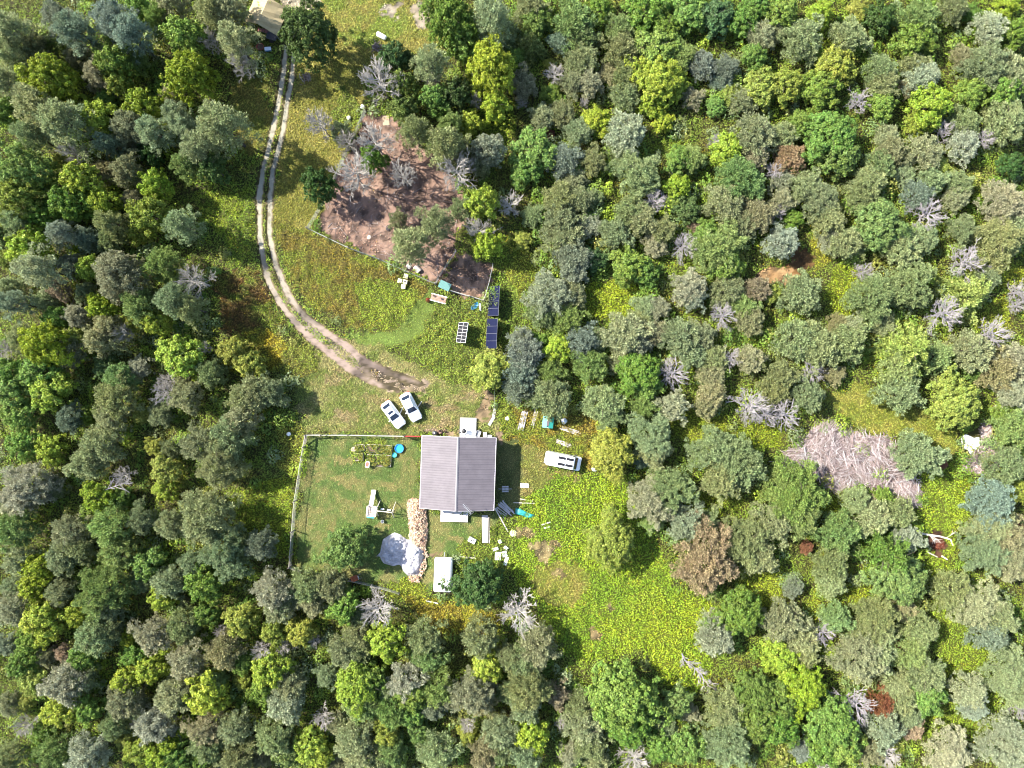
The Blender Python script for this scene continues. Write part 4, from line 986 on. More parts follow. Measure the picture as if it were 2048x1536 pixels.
x, y = P(962, 795, .9); t = thing('water_pump', 'dark stand pipe at the end of the path behind the house', 'pump', (x, y, 0)); MB().tube([(0, 0, 0), (0, 0, .9)], .08, 8).build('pipe', DARK, t); MB().beam((0, 0, .85), (.1, .45, 1.0), .05).build('handle', DARK, t)

# ------------------------------------------------------------------ brush piles, logs and snags
def brush(name, label, out, centre, n, hmax, seed, cols, flow, lens, rad_=(.018, .05)):
    O = out; cx, cy = centre; xs = [p[0] for p in O]; ys_ = [p[1] for p in O]
    def s_(r):
        for _ in range(40):
            px, py = r.uniform(min(xs), max(xs)), r.uniform(min(ys_), max(ys_))
            if inpoly(np.array(px), np.array(py), O): break
        else: return None
        x, y = P(px, py); e = min(math.hypot(px - q[0], py - q[1]) for q in O) / SC
        h_ = hmax * min(1, e / 2.2) * (.35 + .95 * float(fbm(np.array(x), np.array(y), 1.8, 77))) * r.uniform(.45, 1.05) + .06; a_ = flow(px, py) + r.normal(0, .55); L = r.uniform(*lens) / 2 * (1.5 if r.random() < .06 else 1)
        d = np.array([math.cos(a_), math.sin(a_), r.normal(0, .12)]) * L; p = np.array([x, y, h_]); p0, p1 = p - d, p + d
        p0[2] = max(p0[2], .03); p1[2] = max(p1[2], .03); return p0, p1
    return sticks(name, label, 'brush pile', n, s_, rad_, cols, seed=seed, sides=4, kk=1.9)
BR = [(1555,923),(1568,906),(1603,880),(1621,860),(1648,843),(1681,858),(1716,865),(1782,880),(1792,903),(1805,936),(1825,956),(1840,994),(1832,1017),(1795,1006),(1774,981),(1721,969),(1681,976),(1668,986),(1638,959),(1616,941),(1585,941)]
blanket('brush_litter', 'bed of grey bark and twigs under the great brush pile', 'litter', BR, (1700, 925), lambda x, y, f: .38 * np.minimum(1, (1.03 - f) * 2.2) + 0 * x, mat('litter', (.12, .1, .092, 1), .95, noise=.35, nscale=5, bump=.6), 14, 120, .02, .3, .7)
def flow1(px, py):
    if px < 1610: return R(20) + (py - 915) * .012
    if px < 1680 and py < 900: return R(60)
    return R(-60) if (int(px / 34) + int(py / 40)) % 3 else R(5)
GREYS = [(192,174,172),(172,152,150),(212,198,196),(140,122,118),(184,160,154),(224,214,212)]
brush('brush_pile', 'huge heap of grey dead branches in the yellow-green clearing', BR, (1700, 925), 4600, 1.25, 21, GREYS, flow1, (.5, 2.6))
def log(label, pts, r0, r1, z=.25, m_=None, name='log', twigs=0, seed=1, group=None):
    q = [P(*p) for p in pts]; c = Vector((q[0][0], q[0][1], 0)); t = thing(name, label, name.replace('_', ' '), c, 0, group)
    V = [Vector((a_[0], a_[1], z)) - c for a_ in q]; n_ = len(V); MB().tube(V, [r0 + (r1 - r0) * i / max(1, n_ - 1) for i in range(n_)], 8).build('stem', m_ or PEEL, t)
    r = random.Random(seed); m = MB()
    for i in range(twigs):
        f = r.uniform(.1, 1) * (n_ - 1); k_ = min(n_ - 2, int(f)); p = V[k_].lerp(V[k_ + 1], f - k_); d = (V[k_ + 1] - V[k_]).normalized(); s_ = r.choice((-1, 1)); a_ = r.uniform(.4, 1.1) * s_
        e = Matrix.Rotation(a_, 3, 'Z') @ d * r.uniform(.6, 2.0); e.z = r.uniform(-.05, .5); mid_ = p + e * .5 + Vector((0, 0, r.uniform(0, .2))); m = MB(); m.tube([p, mid_, p + e], [.05, .035, .015], 4)
        for _ in range(2): e2 = Matrix.Rotation(r.uniform(-.8, .8), 3, 'Z') @ e * .45; m.tube([mid_, mid_ + e2], [.028, .012], 4)
        m.build('branch', m_ or PEEL, t)
    return t
GL = mat('grey_log', (.25, .23, .23, 1), .85, noise=.2)
for i, (pts, r0, r1, la) in enumerate([(((1730,918),(1792,917)),.13,.09,'straight grey log lying level across the brush pile'),(((1722,946),(1760,939),(1798,940)),.12,.06,'curved grey log in the lower half of the brush pile'),
    (((1786,964),(1824,955)),.16,.12,'thick pale log at the narrow end of the brush pile'),(((1603,893),(1608,922)),.1,.05,'upright-lying grey log at the pointed end of the brush pile'),
    (((1680,900),(1686,925),(1695,960)),.11,.05,'grey log lying crosswise in the middle of the brush pile'),(((1664,915),(1690,920)),.1,.07,'short grey log beside the crosswise one on the brush pile')]):
    log(la, pts, r0, r1, .95 if i != 2 else .7, GL, twigs=5, seed=i, group='logs on the brush pile')
BR2 = [(1932,938),(1922,925),(1938,912),(1950,900),(1962,876),(1962,850),(1972,842),(1984,850),(1980,880),(2000,890),(2012,908),(2005,925),(1990,932),(1985,960),(1970,962),(1955,950)]
brush('brush_pile', 'smaller pinkish-grey heap of twigs beside the white ash patch', BR2, (1965, 915), 1500, .5, 22, GREYS + [(200,170,150)], lambda px, py: px * .09 + py * .05, (.4, 1.5))
blanket('ash_heap', 'white ash and plaster patch at the end of the twig heap', 'ash heap', [(1922,872),(1932,868),(1948,876),(1958,874),(1962,890),(1952,900),(1942,912),(1936,900),(1924,898)], (1942, 888), mound([(1942,888,1.3,.35)]), mat('ash', (.72, .72, .74, 1), .8, noise=.15, bump=.3), 10, 70, .02, .14, .4)
log('long bent peeled white log lying in the yellow herbs', [(1826,1062),(1850,1068),(1878,1072),(1898,1078),(1903,1090)], .17, .09, .35, twigs=4, seed=3)
log('short peeled log touching the layered conifer below the bent log', [(1853,1103),(1872,1113)], .1, .07, .3)
log('short peeled log farthest below the bent white log', [(1881,1111),(1892,1118)], .12, .08, .3)
log('fallen white snag, upper one in the yellow field', [(1362,1304),(1368,1318),(1380,1326),(1392,1336)], .12, .05, .4, mat('dead_wood'), 'fallen_snag', 16, 4, 'fallen white snags in the field')
log('fallen white snag, lower one reaching the woods', [(1390,1336),(1400,1345),(1408,1360),(1420,1374)], .14, .05, .4, mat('dead_wood'), 'fallen_snag', 22, 5, 'fallen white snags in the field')
log('forked bare white branch fallen across a yellow-green tree', [(232,975),(250,968),(268,962),(282,954)], .07, .03, 3.2, mat('dead_wood'), 'fallen_snag', 10, 6)
log('bare dead branches lying below the olive tree beside the dirt pen', [(925,452),(945,458),(965,464),(990,468)], .1, .04, .5, GL, 'fallen_snag', 18, 7)
log('pale stick on the dirt of the pen', [(656,455),(664,446)], .05, .03, .08, GL)
for i, (px, py, n_, la) in enumerate([(752,95,60,'small heap of sticks in the upper clearing below the white tank'),(614,155,60,'small heap of sticks in the dry grass beside the drive'),(1876,1088,130,'heap of rusty bark between the peeled logs')]):
    def s_(r, px=px, py=py):
        x, y = P(px, py); p = np.array([x + r.normal(0, .35), y + r.normal(0, .3), r.uniform(.05, .4)]); a_ = r.uniform(0, 6.28); d = np.array([math.cos(a_), math.sin(a_), r.normal(0, .2)]) * r.uniform(.15, .5); return p - d, p + d
    sticks('stick_heap', la, 'stick heap', n_, s_, (.02, .05), GREYS if i < 2 else [(170,80,54),(140,70,50),(200,150,130)], seed=30 + i, sides=4)

def pen_s(r):
    for _ in range(30):
        px, py = r.uniform(635, 985), r.uniform(230, 600)
        if inpoly(np.array(px), np.array(py), [(738,232),(788,236),(925,372),(935,440),(905,478),(985,535),(965,595),(885,560),(765,518),(640,460),(660,398),(695,318)]): break
    else: return None
    x, y = P(px, py); a_ = r.uniform(0, 6.28); L = r.uniform(.08, .3) if r.random() < .8 else r.uniform(.4, 1.1)
    d = np.array([math.cos(a_), math.sin(a_), r.normal(0, .1)]) * L; p = np.array([x, y, r.uniform(.02, .10)]); p0, p1 = p - d, p + d
    p0[2] = max(p0[2], .01); p1[2] = max(p1[2], .01); return p0, p1
sticks('pen_litter', 'twigs and bark littering the trodden dirt of the pens', 'litter', 1500, pen_s, (.012, .035), GREYS + [(120,92,78),(150,120,100)], seed=44, sides=3, kk=2.6)
# ------------------------------------------------------------------ tree prototypes
BARK = mat('bark', alb(120,108,98, 3.4), .9, noise=.35, nscale=5)
DEADWOOD = mat('dead_wood', alb(192,182,184, 3.4), .85, noise=.25, nscale=3)
TWIG = mat('grey_twigs', alb(158,148,142), .9, noise=.25, nscale=3)

def crown_mesh(seed, R, H, base, nclump, per, leaf, asp, style):
    r = np.random.default_rng(seed)
    cz0 = H * base
    # lobes: an uneven outline
    ph = r.uniform(0, 6.28, 6); am = r.uniform(.04, .2, 6)
    def rad(th): return 1 + sum(am[i] * np.cos((i + 2) * th + ph[i]) for i in range(6)) * .8
    Cs, Ns, S = [], [], []
    if style == 'round':
        th = r.uniform(0, 6.28, nclump); u = r.uniform(-.35, 1, nclump); u[: nclump // 3] = r.uniform(.35, 1, nclump // 3)
        ce_ = np.sqrt(np.maximum(0, 1 - u * u)); fr = r.uniform(.3, 1.0, nclump) ** .5 * .98
        rr = rad(th) * R * fr
        C = np.stack([ce_ * np.cos(th) * rr, ce_ * np.sin(th) * rr, cz0 + (H - cz0) * (.38 + .56 * u * fr)], 1)
        cr = R * r.uniform(.085, .175, nclump) * (1.0 if R < 3 else .72)
    elif style == 'pine':      # separate tufts on tiers with gaps
        th = r.uniform(0, 6.28, nclump); u = r.uniform(0, 1, nclump)
        rr = R * rad(th) * (1 - .55 * u ** 1.5) * np.sqrt(r.uniform(.05, 1, nclump))
        C = np.stack([np.cos(th) * rr, np.sin(th) * rr, cz0 + (H - cz0) * u * .96], 1); cr = R * r.uniform(.1, .19, nclump)
    elif style in ('layer', 'spruce'):
        C = []; nt_ = 9 if style == 'layer' else 12
        for t in range(nt_):
            f = t / (nt_ - 1); zz = cz0 + (H - cz0) * f
            nb_ = int(11 * (1 - f) + 4); Rt = R * (1 - f) ** (.62 if style == 'layer' else .95) + .15
            for b in range(nb_):
                a = 2 * math.pi * (b + r.uniform(-.3, .3)) / nb_ + t * 1.3
                Lb = Rt * r.uniform(.8, 1.1) * rad(np.array(a))
                for s in np.linspace(.2, 1, max(2, int(Lb / (.36 if style == 'layer' else .3)))):
                    C.append((math.cos(a) * Lb * s, math.sin(a) * Lb * s, zz - .32 * Lb * s * s * .6 + r.uniform(-.08, .08)))
        C = np.array(C); cr = np.full(len(C), R * .085) * r.uniform(.7, 1.3, len(C)); per = max(6, int(nclump * per / len(C)))
    n = len(C)
    idx = np.repeat(np.arange(n), per); m_ = n * per
    d = r.normal(0, 1, (m_, 3)); d /= np.linalg.norm(d, axis=1, keepdims=True)
    d[:, 2] = np.where(d[:, 2] < -.3, -d[:, 2], d[:, 2])
    flat = .55 if style in ('layer', 'spruce') else .75
    sh = r.uniform(.25, 1.12, m_) ** .6
    pos = C[idx] + d * (cr[idx] * sh)[:, None] * np.array([1, 1, flat])
    out = np.stack([C[:, 0] / R, C[:, 1] / R, (C[:, 2] - cz0) / (H - cz0) * .9], 1)[idx]
    L = leaf * r.uniform(.55, 1.5, m_)
    if asp < .45:      # sprays that stand out from their twig
        ax = d * .8 + out * .5 + r.normal(0, .35, (m_, 3)); ax /= np.linalg.norm(ax, axis=1, keepdims=True)
        sd = np.cross(ax, r.normal(0, 1, (m_, 3)) + np.array([0, 0, .6])); sd /= np.linalg.norm(sd, axis=1, keepdims=True)
        wd = (L * asp * r.uniform(.7, 1.3, m_))[:, None] / 2; Lh = L[:, None] / 2
        V = np.stack([pos - ax * Lh, pos - sd * wd + ax * Lh * .2, pos + ax * Lh, pos + sd * wd + ax * Lh * .2], 1).reshape(-1, 3)
        F = np.arange(m_ * 4).reshape(-1, 4)
    else:
        nrm = d * .45 + out * .3 + np.array([0, 0, .35]) + r.normal(0, .5, (m_, 3))
        V, F = quads(pos, nrm, L, L * asp * r.uniform(.75, 1.25, m_), r.uniform(0, 6.28, m_))
    V[:, 2] = np.maximum(V[:, 2], .08)
    v = np.clip(r.random(n)[idx] * .45 + r.random(n * per) * .55, 0, 1)
    return mesh_np('crown', V, F, None, v)

def trunk_mesh(seed, R, H, base):
    r = random.Random(seed); mb = MB()
    tr = .05 + .028 * H / 2
    pts = [(0, 0, -.1)]; x = y = 0
    for i in range(1, 6):
        x += r.uniform(-.12, .12); y += r.uniform(-.12, .12); pts.append((x, y, H * .93 * i / 5))
    mb.tube(pts, [tr * 1.25, tr, tr * .85, tr * .65, tr * .42, tr * .15], 7)
    for i in range(12):
        f = r.uniform(max(.12, base), .8); p0 = Vector((0, 0, H * .93 * f)); a = r.uniform(0, 6.28); L = R * r.uniform(.55, .9) * (1 - .35 * f)
        p1 = p0 + Vector((math.cos(a) * L * .5, math.sin(a) * L * .5, L * .25)); p2 = p0 + Vector((math.cos(a + .2) * L, math.sin(a + .2) * L, L * r.uniform(.25, .5)))
        mb.tube([p0, p1, p2], [tr * .38, tr * .25, tr * .09], 5)
    me = bpy.data.meshes.new('trunk'); me.from_pydata(mb.v, [], mb.f); me.update(); me.materials.append(BARK); return me

def dead_meshes(seed, R, H, fine, thick, m_):
    """a trunk and a haze of bare twigs spreading evenly round it"""
    r = random.Random(seed); mt = MB(); mbr = MB()
    top = Vector((r.uniform(-.25, .25), r.uniform(-.25, .25), H * .86)); tr = .07 + .008 * H
    tp = [Vector((0, 0, -.1)), Vector((r.uniform(-.1, .1), r.uniform(-.1, .1), H * .3)), Vector((r.uniform(-.15, .15), r.uniform(-.2, .2), H * .6)), top]
    mt.tube(tp, [tr * 1.3, tr, tr * .65, tr * .2], 7)
    rads = [.042 * thick, .026 * thick, .017 * thick, .012 * thick]
    def grow(p, d, L, lev):
        k = 3 if lev < 2 else 1
        pts = [p]; q = p; dd = d.copy()
        for i in range(k):
            dd = (dd + Vector((r.uniform(-.2, .2), r.uniform(-.2, .2), r.uniform(-.1, .2)))).normalized(); q = q + dd * (L / k); pts.append(q)
        mbr.tube(pts, [max(.008, rads[lev] * (1 - .6 * i / k)) for i in range(k + 1)], 4 if lev < 2 else 3)
        if lev < 3:
            for c in range(fine[lev]):
                f = r.uniform(.25, 1) * k; i = min(k - 1, int(f)); nd = (dd + Vector((r.uniform(-.75, .75), r.uniform(-.75, .75), r.uniform(-.35, .6)))).normalized()
                grow(pts[i].lerp(pts[i + 1], f - i), nd, L * r.uniform(.38, .6), lev + 1)
    nb_ = 20
    for b in range(nb_):
        f = .3 + .68 * b / nb_; i = min(2, int(f * 3)); p = tp[i].lerp(tp[i + 1], f * 3 - i)
        a = b * 2.4 + r.uniform(-.3, .3)
        grow(p, Vector((math.cos(a), math.sin(a), r.uniform(.1, .55) + f * .4)).normalized(), R * r.uniform(.55, .85) * (1.1 - .4 * f), 0)
    res = []
    for nm, mb in (('trunk', mt), ('branches', mbr)):
        me = bpy.data.meshes.new(nm); me.from_pydata(mb.v, [], mb.f); me.update(); me.materials.append(m_); res.append(me)
    return res

PROTO = {}
def proto(kind, i, spec):
    R, H, base, nc, per, leaf, asp, style = spec
    me = crown_mesh(100 + 17 * i + hash_(kind), R, H, base, nc, per, leaf, asp, style); me.materials.append(LEAF)
    PROTO.setdefault(kind, []).append((me, trunk_mesh(i * 5 + hash_(kind), R, H, base), R, H))
def hash_(s): return sum(ord(c) * (i + 3) for i, c in enumerate(s)) % 997
for i in range(5): proto('fine', i, (2.7, 5.0, .08, 250, 48, .235, .38, 'round'))
for i in range(3): proto('fine_big', i, (4.2, 7.0, .06, 560, 50, .25, .38, 'round'))
for i in range(5): proto('broad', i, (2.7, 5.2, .1, 220, 42, .235, .6, 'round'))
for i in range(3): proto('broad_big', i, (4.2, 7.5, .08, 520, 44, .25, .6, 'round'))
for i in range(3): proto('pine', i, (3.0, 9.5, .38, 200, 60, .26, .36, 'pine'))
for i in range(2): proto('layer', i, (4.2, 7.0, .05, 220, 90, .34, .36, 'layer'))
for i in range(2): proto('spruce', i, (2.4, 9.0, .06, 110, 70, .36, .34, 'spruce'))
HAZE = mat('lilac_twigs', alb(214,206,196, 2.2), .9, noise=.2, nscale=3)
DEAD = [dead_meshes(40 + i, 2.6, 5.2, (5, 5, 4), 1.3, HAZE) for i in range(4)]
SNAG = [dead_meshes(60 + i, 2.6, 5.0, (5, 4, 3), 1.35, DEADWOOD) for i in range(4)]

# photo colour of each kind, as lit
TCOL = dict(G=(152,165,118), N=(142,166,98), S=(172,180,152), B=(140,156,134), D=(88,118,64), M=(126,158,70), Y=(164,186,64), O=(160,172,76),
            T=(164,166,128), R=(150,104,82), P=(174,158,128), L=(158,180,96), K=(120,146,72), C=(128,142,78))
TREES = '''
G22,60,40 G15,105,36 B120,40,34 B152,60,40 B225,40,40 B258,65,38 N105,88,25 T75,100,28 T155,112,25 N318,38,26 M275,14,25 T345,12,30 M370,75,40 X426,86,22 G470,80,38 X487,130,26
G420,20,32 T460,25,35 M230,125,38 N272,128,22 T200,150,30 O236,166,26 Y375,150,45 Y100,160,48 M54,140,24 G15,165,30 G75,215,46 G125,245,48 G58,266,30 M16,225,28 Y200,235,34 Y285,212,32 M215,198,20
T262,255,35 G305,262,34 G350,228,28 G366,256,30 G440,248,50 G395,295,36 N372,328,28 D425,335,28 T250,280,25 T256,340,30 X155,310,24 O122,322,14 M50,345,48 Y165,358,38 T210,345,25 Y310,370,28 T345,190,22 B215,288,26 D300,305,24
D615,65,56 D786,112,26 D812,120,18 G860,125,38 M900,40,50 M926,76,36 G980,36,42 G1002,62,34 Y982,132,50 X762,165,40 X865,164,18 K806,172,30 M872,198,30 D912,188,30 K806,216,28 G828,262,33 G890,287,42 N902,250,26 T908,310,30
X642,250,28 G682,265,22 X697,287,22 M745,320,26 X752,285,34 X712,350,38 X807,355,26 X917,347,38 D637,370,33 S976,300,32 T960,328,25 X952,205,14 Y990,213,28 Y942,245,24
G1060,14,32 K1072,42,30 C1062,85,30 M1030,114,22 N1150,42,42 G1165,70,30 M1200,18,30 B1122,82,24 G1165,120,32 N1240,55,30 M1295,18,42 M1332,52,32 M1376,20,38 G1245,100,38 M1315,95,42 N1360,110,30
Y1312,155,50 Y1350,170,28 Y1305,205,26 Y1326,243,22 T1217,150,22 G1258,152,32 G1250,190,30 B1405,130,28 B1450,135,26 B1445,162,22 D1430,32,36 M1487,42,30 G1522,70,28 M1515,12,30 M1510,112,26
T1045,168,29 X1045,206,12 O1098,128,11 X1110,150,20 M1102,186,20 T1145,165,26 T1177,165,28 X1168,206,10 T1385,195,22 O1460,190,22 M1432,212,20 G1485,200,26 O1520,175,36 G1085,235,26 G1125,228,26 Y1195,242,30 G1155,262,28
S1250,265,42 G1245,302,25 R1100,268,10 M1068,300,42 M1050,340,32 B1128,320,34 G1187,322,26 M1215,335,18 G1275,348,46 X1343,340,10 M1358,320,28 N1383,318,26 Y1453,300,32 X1430,282,14 G1512,270,42 T1512,312,28 N1480,358,46 Y1355,373,26 G1150,358,25
M1560,25,34 Y1640,28,26 O1720,14,25 G1605,80,42 G1550,60,25 G1698,72,36 N1838,35,38 M1830,76,38 D1760,35,32 G1905,14,30 M1945,25,18 S1982,55,34 M2028,65,30 Y2012,12,26 T1925,112,22
O1672,130,40 O1568,170,36 M1640,178,38 G1760,138,30 G1768,170,30 G1826,128,26 S1843,156,34 T1815,172,18 X1716,205,24 M1766,210,28 Y1862,210,42 M1946,185,32 O1836,246,25 G1975,130,45 G2022,145,40 M2012,176,35
G1930,245,30 S1928,290,32 X1885,262,20 X1966,280,20 G2010,240,40 M1660,270,50 K1675,312,42 G1566,270,28 M1600,250,28 P1580,315,30 X1548,345,20 T1566,360,24 G1773,272,24 T1785,300,28 G1760,330,30 T1850,305,36 O1880,336,22 G1735,365,34 G1860,362,32 G1918,368,26 G1810,350,22 D2025,330,26 G1610,372,30
O45,398,46 M85,430,30 M140,404,38 Y207,406,28 T265,398,20 O300,430,38 O275,465,22 G360,448,34 G218,445,28 G220,482,25 B120,465,28 B175,480,25 G35,445,30 D12,470,20 Y60,495,40 O14,520,20 G72,535,42 S140,530,22 Y178,537,25
T240,550,48 T250,582,24 N328,530,34 X390,562,31 P118,578,22 G18,578,25 B20,605,30 G172,585,20 Y203,612,26 S155,632,24 M112,635,24 G92,600,22 N285,610,36 G345,600,36 G376,616,30 O265,645,18 Y312,645,26
T218,655,28 T200,680,30 X250,665,18 O155,672,20 G40,675,25 X12,702,22 Y88,690,44 T138,705,28 M15,745,30 M82,745,38 Y360,710,40 X412,695,12 S280,735,22 G422,745,28 T375,755,18 N240,755,30 X337,764,20 D212,735,25 O466,704,28 O498,728,26
G820,490,42 G867,447,36 G797,440,20 Y965,404,32 G922,420,24 X957,460,24 Y975,488,28 O978,742,38 X1018,410,25
G1120,400,34 G1160,400,28 G1185,395,22 G1065,432,22 G1120,442,38 S1180,450,24 G1130,476,35 B1145,512,38 B1147,541,28 D1187,518,24 O1046,480,18 X1308,404,24 D1375,420,26 M1355,395,22 G1262,420,32 G1282,440,34 G1230,467,32 G1325,460,28
X1368,495,27 T1310,490,24 M1258,530,37 M1290,546,28 N1435,495,50 M1450,526,36 M1415,465,28 G1450,405,38 T1515,430,34 G1490,446,28 P1393,452,14 S1380,575,34 S1386,595,26 G1455,582,32 P1515,578,26 S1096,590,44 G1145,590,28 G1085,625,30 N1137,637,32
G1290,615,24 T1315,615,24 G1280,640,25 N1488,612,26 X1444,632,27 T1500,640,30 B1044,680,28 M1076,682,18 Y1116,697,28 B1164,682,34 G1194,680,24 G1250,668,42 B1276,684,28 T1310,668,26 G1364,675,40 G1402,670,28 B1048,712,38 B1040,745,35 N1100,742,28 N1180,730,34 Y1202,735,16 M1278,745,43 G1240,722,25
X1345,745,30 G1385,708,28 G1428,716,28 X1462,715,22 T1500,718,28 T1424,750,26
T1563,402,26 X1553,425,18 G1640,400,36 G1656,436,32 M1586,440,22 G1720,400,30 O1762,450,50 X1853,427,33 B1836,390,30 G1912,396,26 T2012,404,45 G2033,450,30 S1565,485,33 G1690,485,34 T1662,480,25 G1716,490,25
G1806,495,40 G1848,478,30 G1926,460,30 G1998,485,48 X1930,525,36 X1726,545,20 G1820,570,46 G1745,595,46 L1945,588,54 G1976,555,26 G1603,585,40 O1545,590,20 X1886,628,36 X1982,668,32 X2035,585,22 X2030,612,16
G1595,680,42 G1640,695,42 G1695,685,38 T1676,650,22 G1708,655,25 G1770,650,25 L1824,695,60 N1800,738,40 N1874,712,32 T1944,702,42 T2035,720,38 T2000,745,38 X1624,745,24 G1560,752,34 T1668,748,22 K1946,744,20
M20,788,36 Y100,782,38 M38,830,32 B140,835,28 G232,795,42 M172,832,22 G220,838,28 X335,785,25 T370,790,32 O283,830,18 G322,828,25 G488,795,32 M45,890,30 Y100,900,28 G200,893,40 G175,925,35 O308,893,20 G340,900,22
G400,888,38 G458,875,42 G440,925,48 T478,840,35 S52,975,48 S30,1005,30 G105,972,25 X250,950,20 Y195,993,30 M242,995,22 O330,938,28 Y330,980,25 G412,1035,54 G340,1050,30 N220,1050,40 G283,1038,28 N32,1055,38 T140,1063,34 G162,1100,30 G125,1112,34
N238,1105,36 M295,1128,30 G450,1105,46 G480,1100,30 Y75,1135,30 G38,1118,30 G390,1125,30 K690,1098,44 G540,785,30 G510,784,36 B520,1090,30 D953,1172,47
G1104,795,42 G1206,808,38 G1220,832,28 N1288,812,26 M1296,775,28 S1345,815,32 G1302,873,45 G1310,902,34 B1285,917,22 O1224,908,46 G1430,900,44 G1482,930,50 G1442,962,42 G1342,980,46 S1300,1005,45 T1340,1016,22 N1305,1040,25 S1370,1045,34 G1415,1045,25
P1412,1118,62 O1460,1132,22 G1492,1082,48 G1515,1112,38 K1222,1085,54 T1424,790,30 T1415,812,26 X1500,812,36 X1535,830,26 B1035,780,28
G1550,783,30 G1616,790,32 X1568,828,30 G1800,785,40 O1911,805,50 N2030,855,40 M2010,828,25 T2028,785,35 G1840,910,46 R1880,925,14 N1594,990,58 N1600,1024,46 N1562,975,40 G1550,1045,40
G1711,1000,28 P1736,1005,20 M1765,995,22 G1748,1035,36 N1676,1063,40 G1798,1026,32 R1738,1048,10 R1613,1095,13 K1786,1110,58 S1816,1078,28 G1663,1128,35 B1986,1010,50 G2010,930,40 O2035,985,25 G1985,1055,45 T2010,1070,42 G1970,1100,45 T2025,1125,38 R2040,1060,13 R2022,1098,12
G28,1175,25 Y70,1172,30 G118,1182,28 N205,1182,50 G212,1214,30 T28,1218,34 Y85,1245,40 Y155,1228,26 M58,1282,26 B12,1290,22 G190,1272,38 G218,1262,28 T305,1270,36 Y258,1275,20 Y322,1195,26 G338,1165,35 M405,1165,38 G285,1160,24
G365,1250,34 M412,1230,26 O480,1240,32 X445,1258,14 T370,1207,12 P128,1305,18 T92,1315,20 M45,1328,28 O72,1365,28 O52,1405,16 S132,1367,42 G165,1360,30 M165,1312,28 Y300,1340,28 Y250,1365,28 M268,1310,22
T375,1320,36 T450,1300,36 T348,1390,37 Y412,1388,42 N425,1365,28 T250,1402,36 G270,1416,25 Y122,1420,34 M175,1420,28 S308,1450,36 G230,1448,28 X275,1440,12 Y375,1458,18 T410,1460,34 G415,1488,34 G470,1458,34 T15,1410,25 X55,1450,20 N112,1505,36 S175,1510,40 M85,1470,22
O282,1502,30 Y320,1510,32 M350,1515,28 O250,1480,20 G475,1518,36 M395,1530,25 G15,1520,30 M488,1325,25 O488,1365,18
S545,1182,40 G560,1215,32 G612,1175,36 G660,1170,34 T625,1207,28 M687,1215,32 G712,1235,22 X757,1215,36 X1038,1222,38 O548,1268,26 O600,1265,28 X630,1280,12 X525,1297,20 X570,1292,16 Y772,1282,38 G712,1272,28 G690,1305,34 G718,1300,28 G850,1277,38 N857,1315,30 G960,1275,38 Y972,1335,32
Y540,1340,38 M525,1375,28 G580,1370,34 S568,1405,38 G652,1352,24 Y712,1375,46 N725,1412,34 M742,1362,35 S810,1365,36 G777,1378,26 M820,1390,35 N782,1422,36 N877,1378,34 B867,1415,26 T942,1390,44 T965,1402,30 X647,1435,20 G548,1475,38 Y620,1495,34 Y642,1514,28 K575,1510,28
T672,1447,22 G707,1475,38 G720,1505,34 O775,1465,30 N782,1502,30 M825,1425,28 K838,1465,25 G875,1502,36 G767,1525,28 O937,1472,22 X935,1448,16 G1000,1465,36 T970,1508,32 G1000,1502,28 G1015,1315,26 G1018,1385,25 T675,1530,22 T520,1515,20
T1074,1295,38 G1045,1325,35 G1055,1378,45 G1050,1415,32 P1115,1390,26 X1122,1445,12 Y1064,1470,36 G1048,1510,32 T1140,1510,25 G1165,1410,32 G1170,1452,40 G1180,1488,34 M1248,1400,70 M1262,1447,45 S1430,1270,40 M1478,1228,48 G1450,1415,40 K1355,1405,30 T1378,1425,20 K1510,1390,45 K1518,1440,40 G1455,1490,46 M1375,1495,36 M1322,1495,32 X1270,1515,30 G1195,1525,25 G1335,1460,22
B1586,1175,20 G1663,1165,30 K1800,1160,50 T1566,1242,40 G1604,1280,34 G1612,1310,28 N1670,1235,32 X1645,1262,25 G1752,1240,45 G1760,1268,34 T1720,1315,50 G1752,1305,40 Y1560,1315,35 T1810,1220,24 G1840,1260,36 R1792,1290,13 N1822,1305,36 G1850,1352,40 G1790,1370,28 G1950,1210,46 G1992,1235,40 G1900,1180,40 B1978,1262,38 R1998,1225,11
T1936,1382,36 S1945,1412,30 G2015,1345,45 G2038,1380,35 X2040,1415,22 R1764,1407,29 X1708,1407,35 Y1606,1378,48 K1556,1402,42 M1668,1452,54 M1560,1455,40 M1686,1490,40 M1650,1505,35 S1768,1460,37 P1825,1455,24 G1806,1400,32 G1820,1430,26 M1855,1395,36 S1898,1505,44 S2010,1490,50 X1772,1512,24 T1740,1505,28 X1648,1530,20 B1606,1500,24
'''
BIG_HERE = {(1224, 908): 'loose', (1222, 1085): 'loose', (690, 1098): 'loose'}
def hmul(px, py):
    if px < 700 and py < 700: return 1.45
    if px < 1000 and py < 560: return 1.4
    if px < 560: return 1.1
    if (px, py) == (690, 1098): return 1.1
    if py > 1150 and px < 1100: return 1.0
    return .8
recs = []
for tk in TREES.split():
    k_, (a, b, c) = tk[0], [float(q) for q in tk[1:].split(',')]
    recs.append((k_, a, b, c))
COLNAME = dict(G='grey-green', N='sage-green', S='silvery', B='blue-green', D='dark green', M='mid-green', Y='yellow-green', O='golden-olive', T='tan-tinged',
               R='rust-red', P='peach-brown', L='layered bright', K='deep olive', C='pointed olive', X='bare grey')
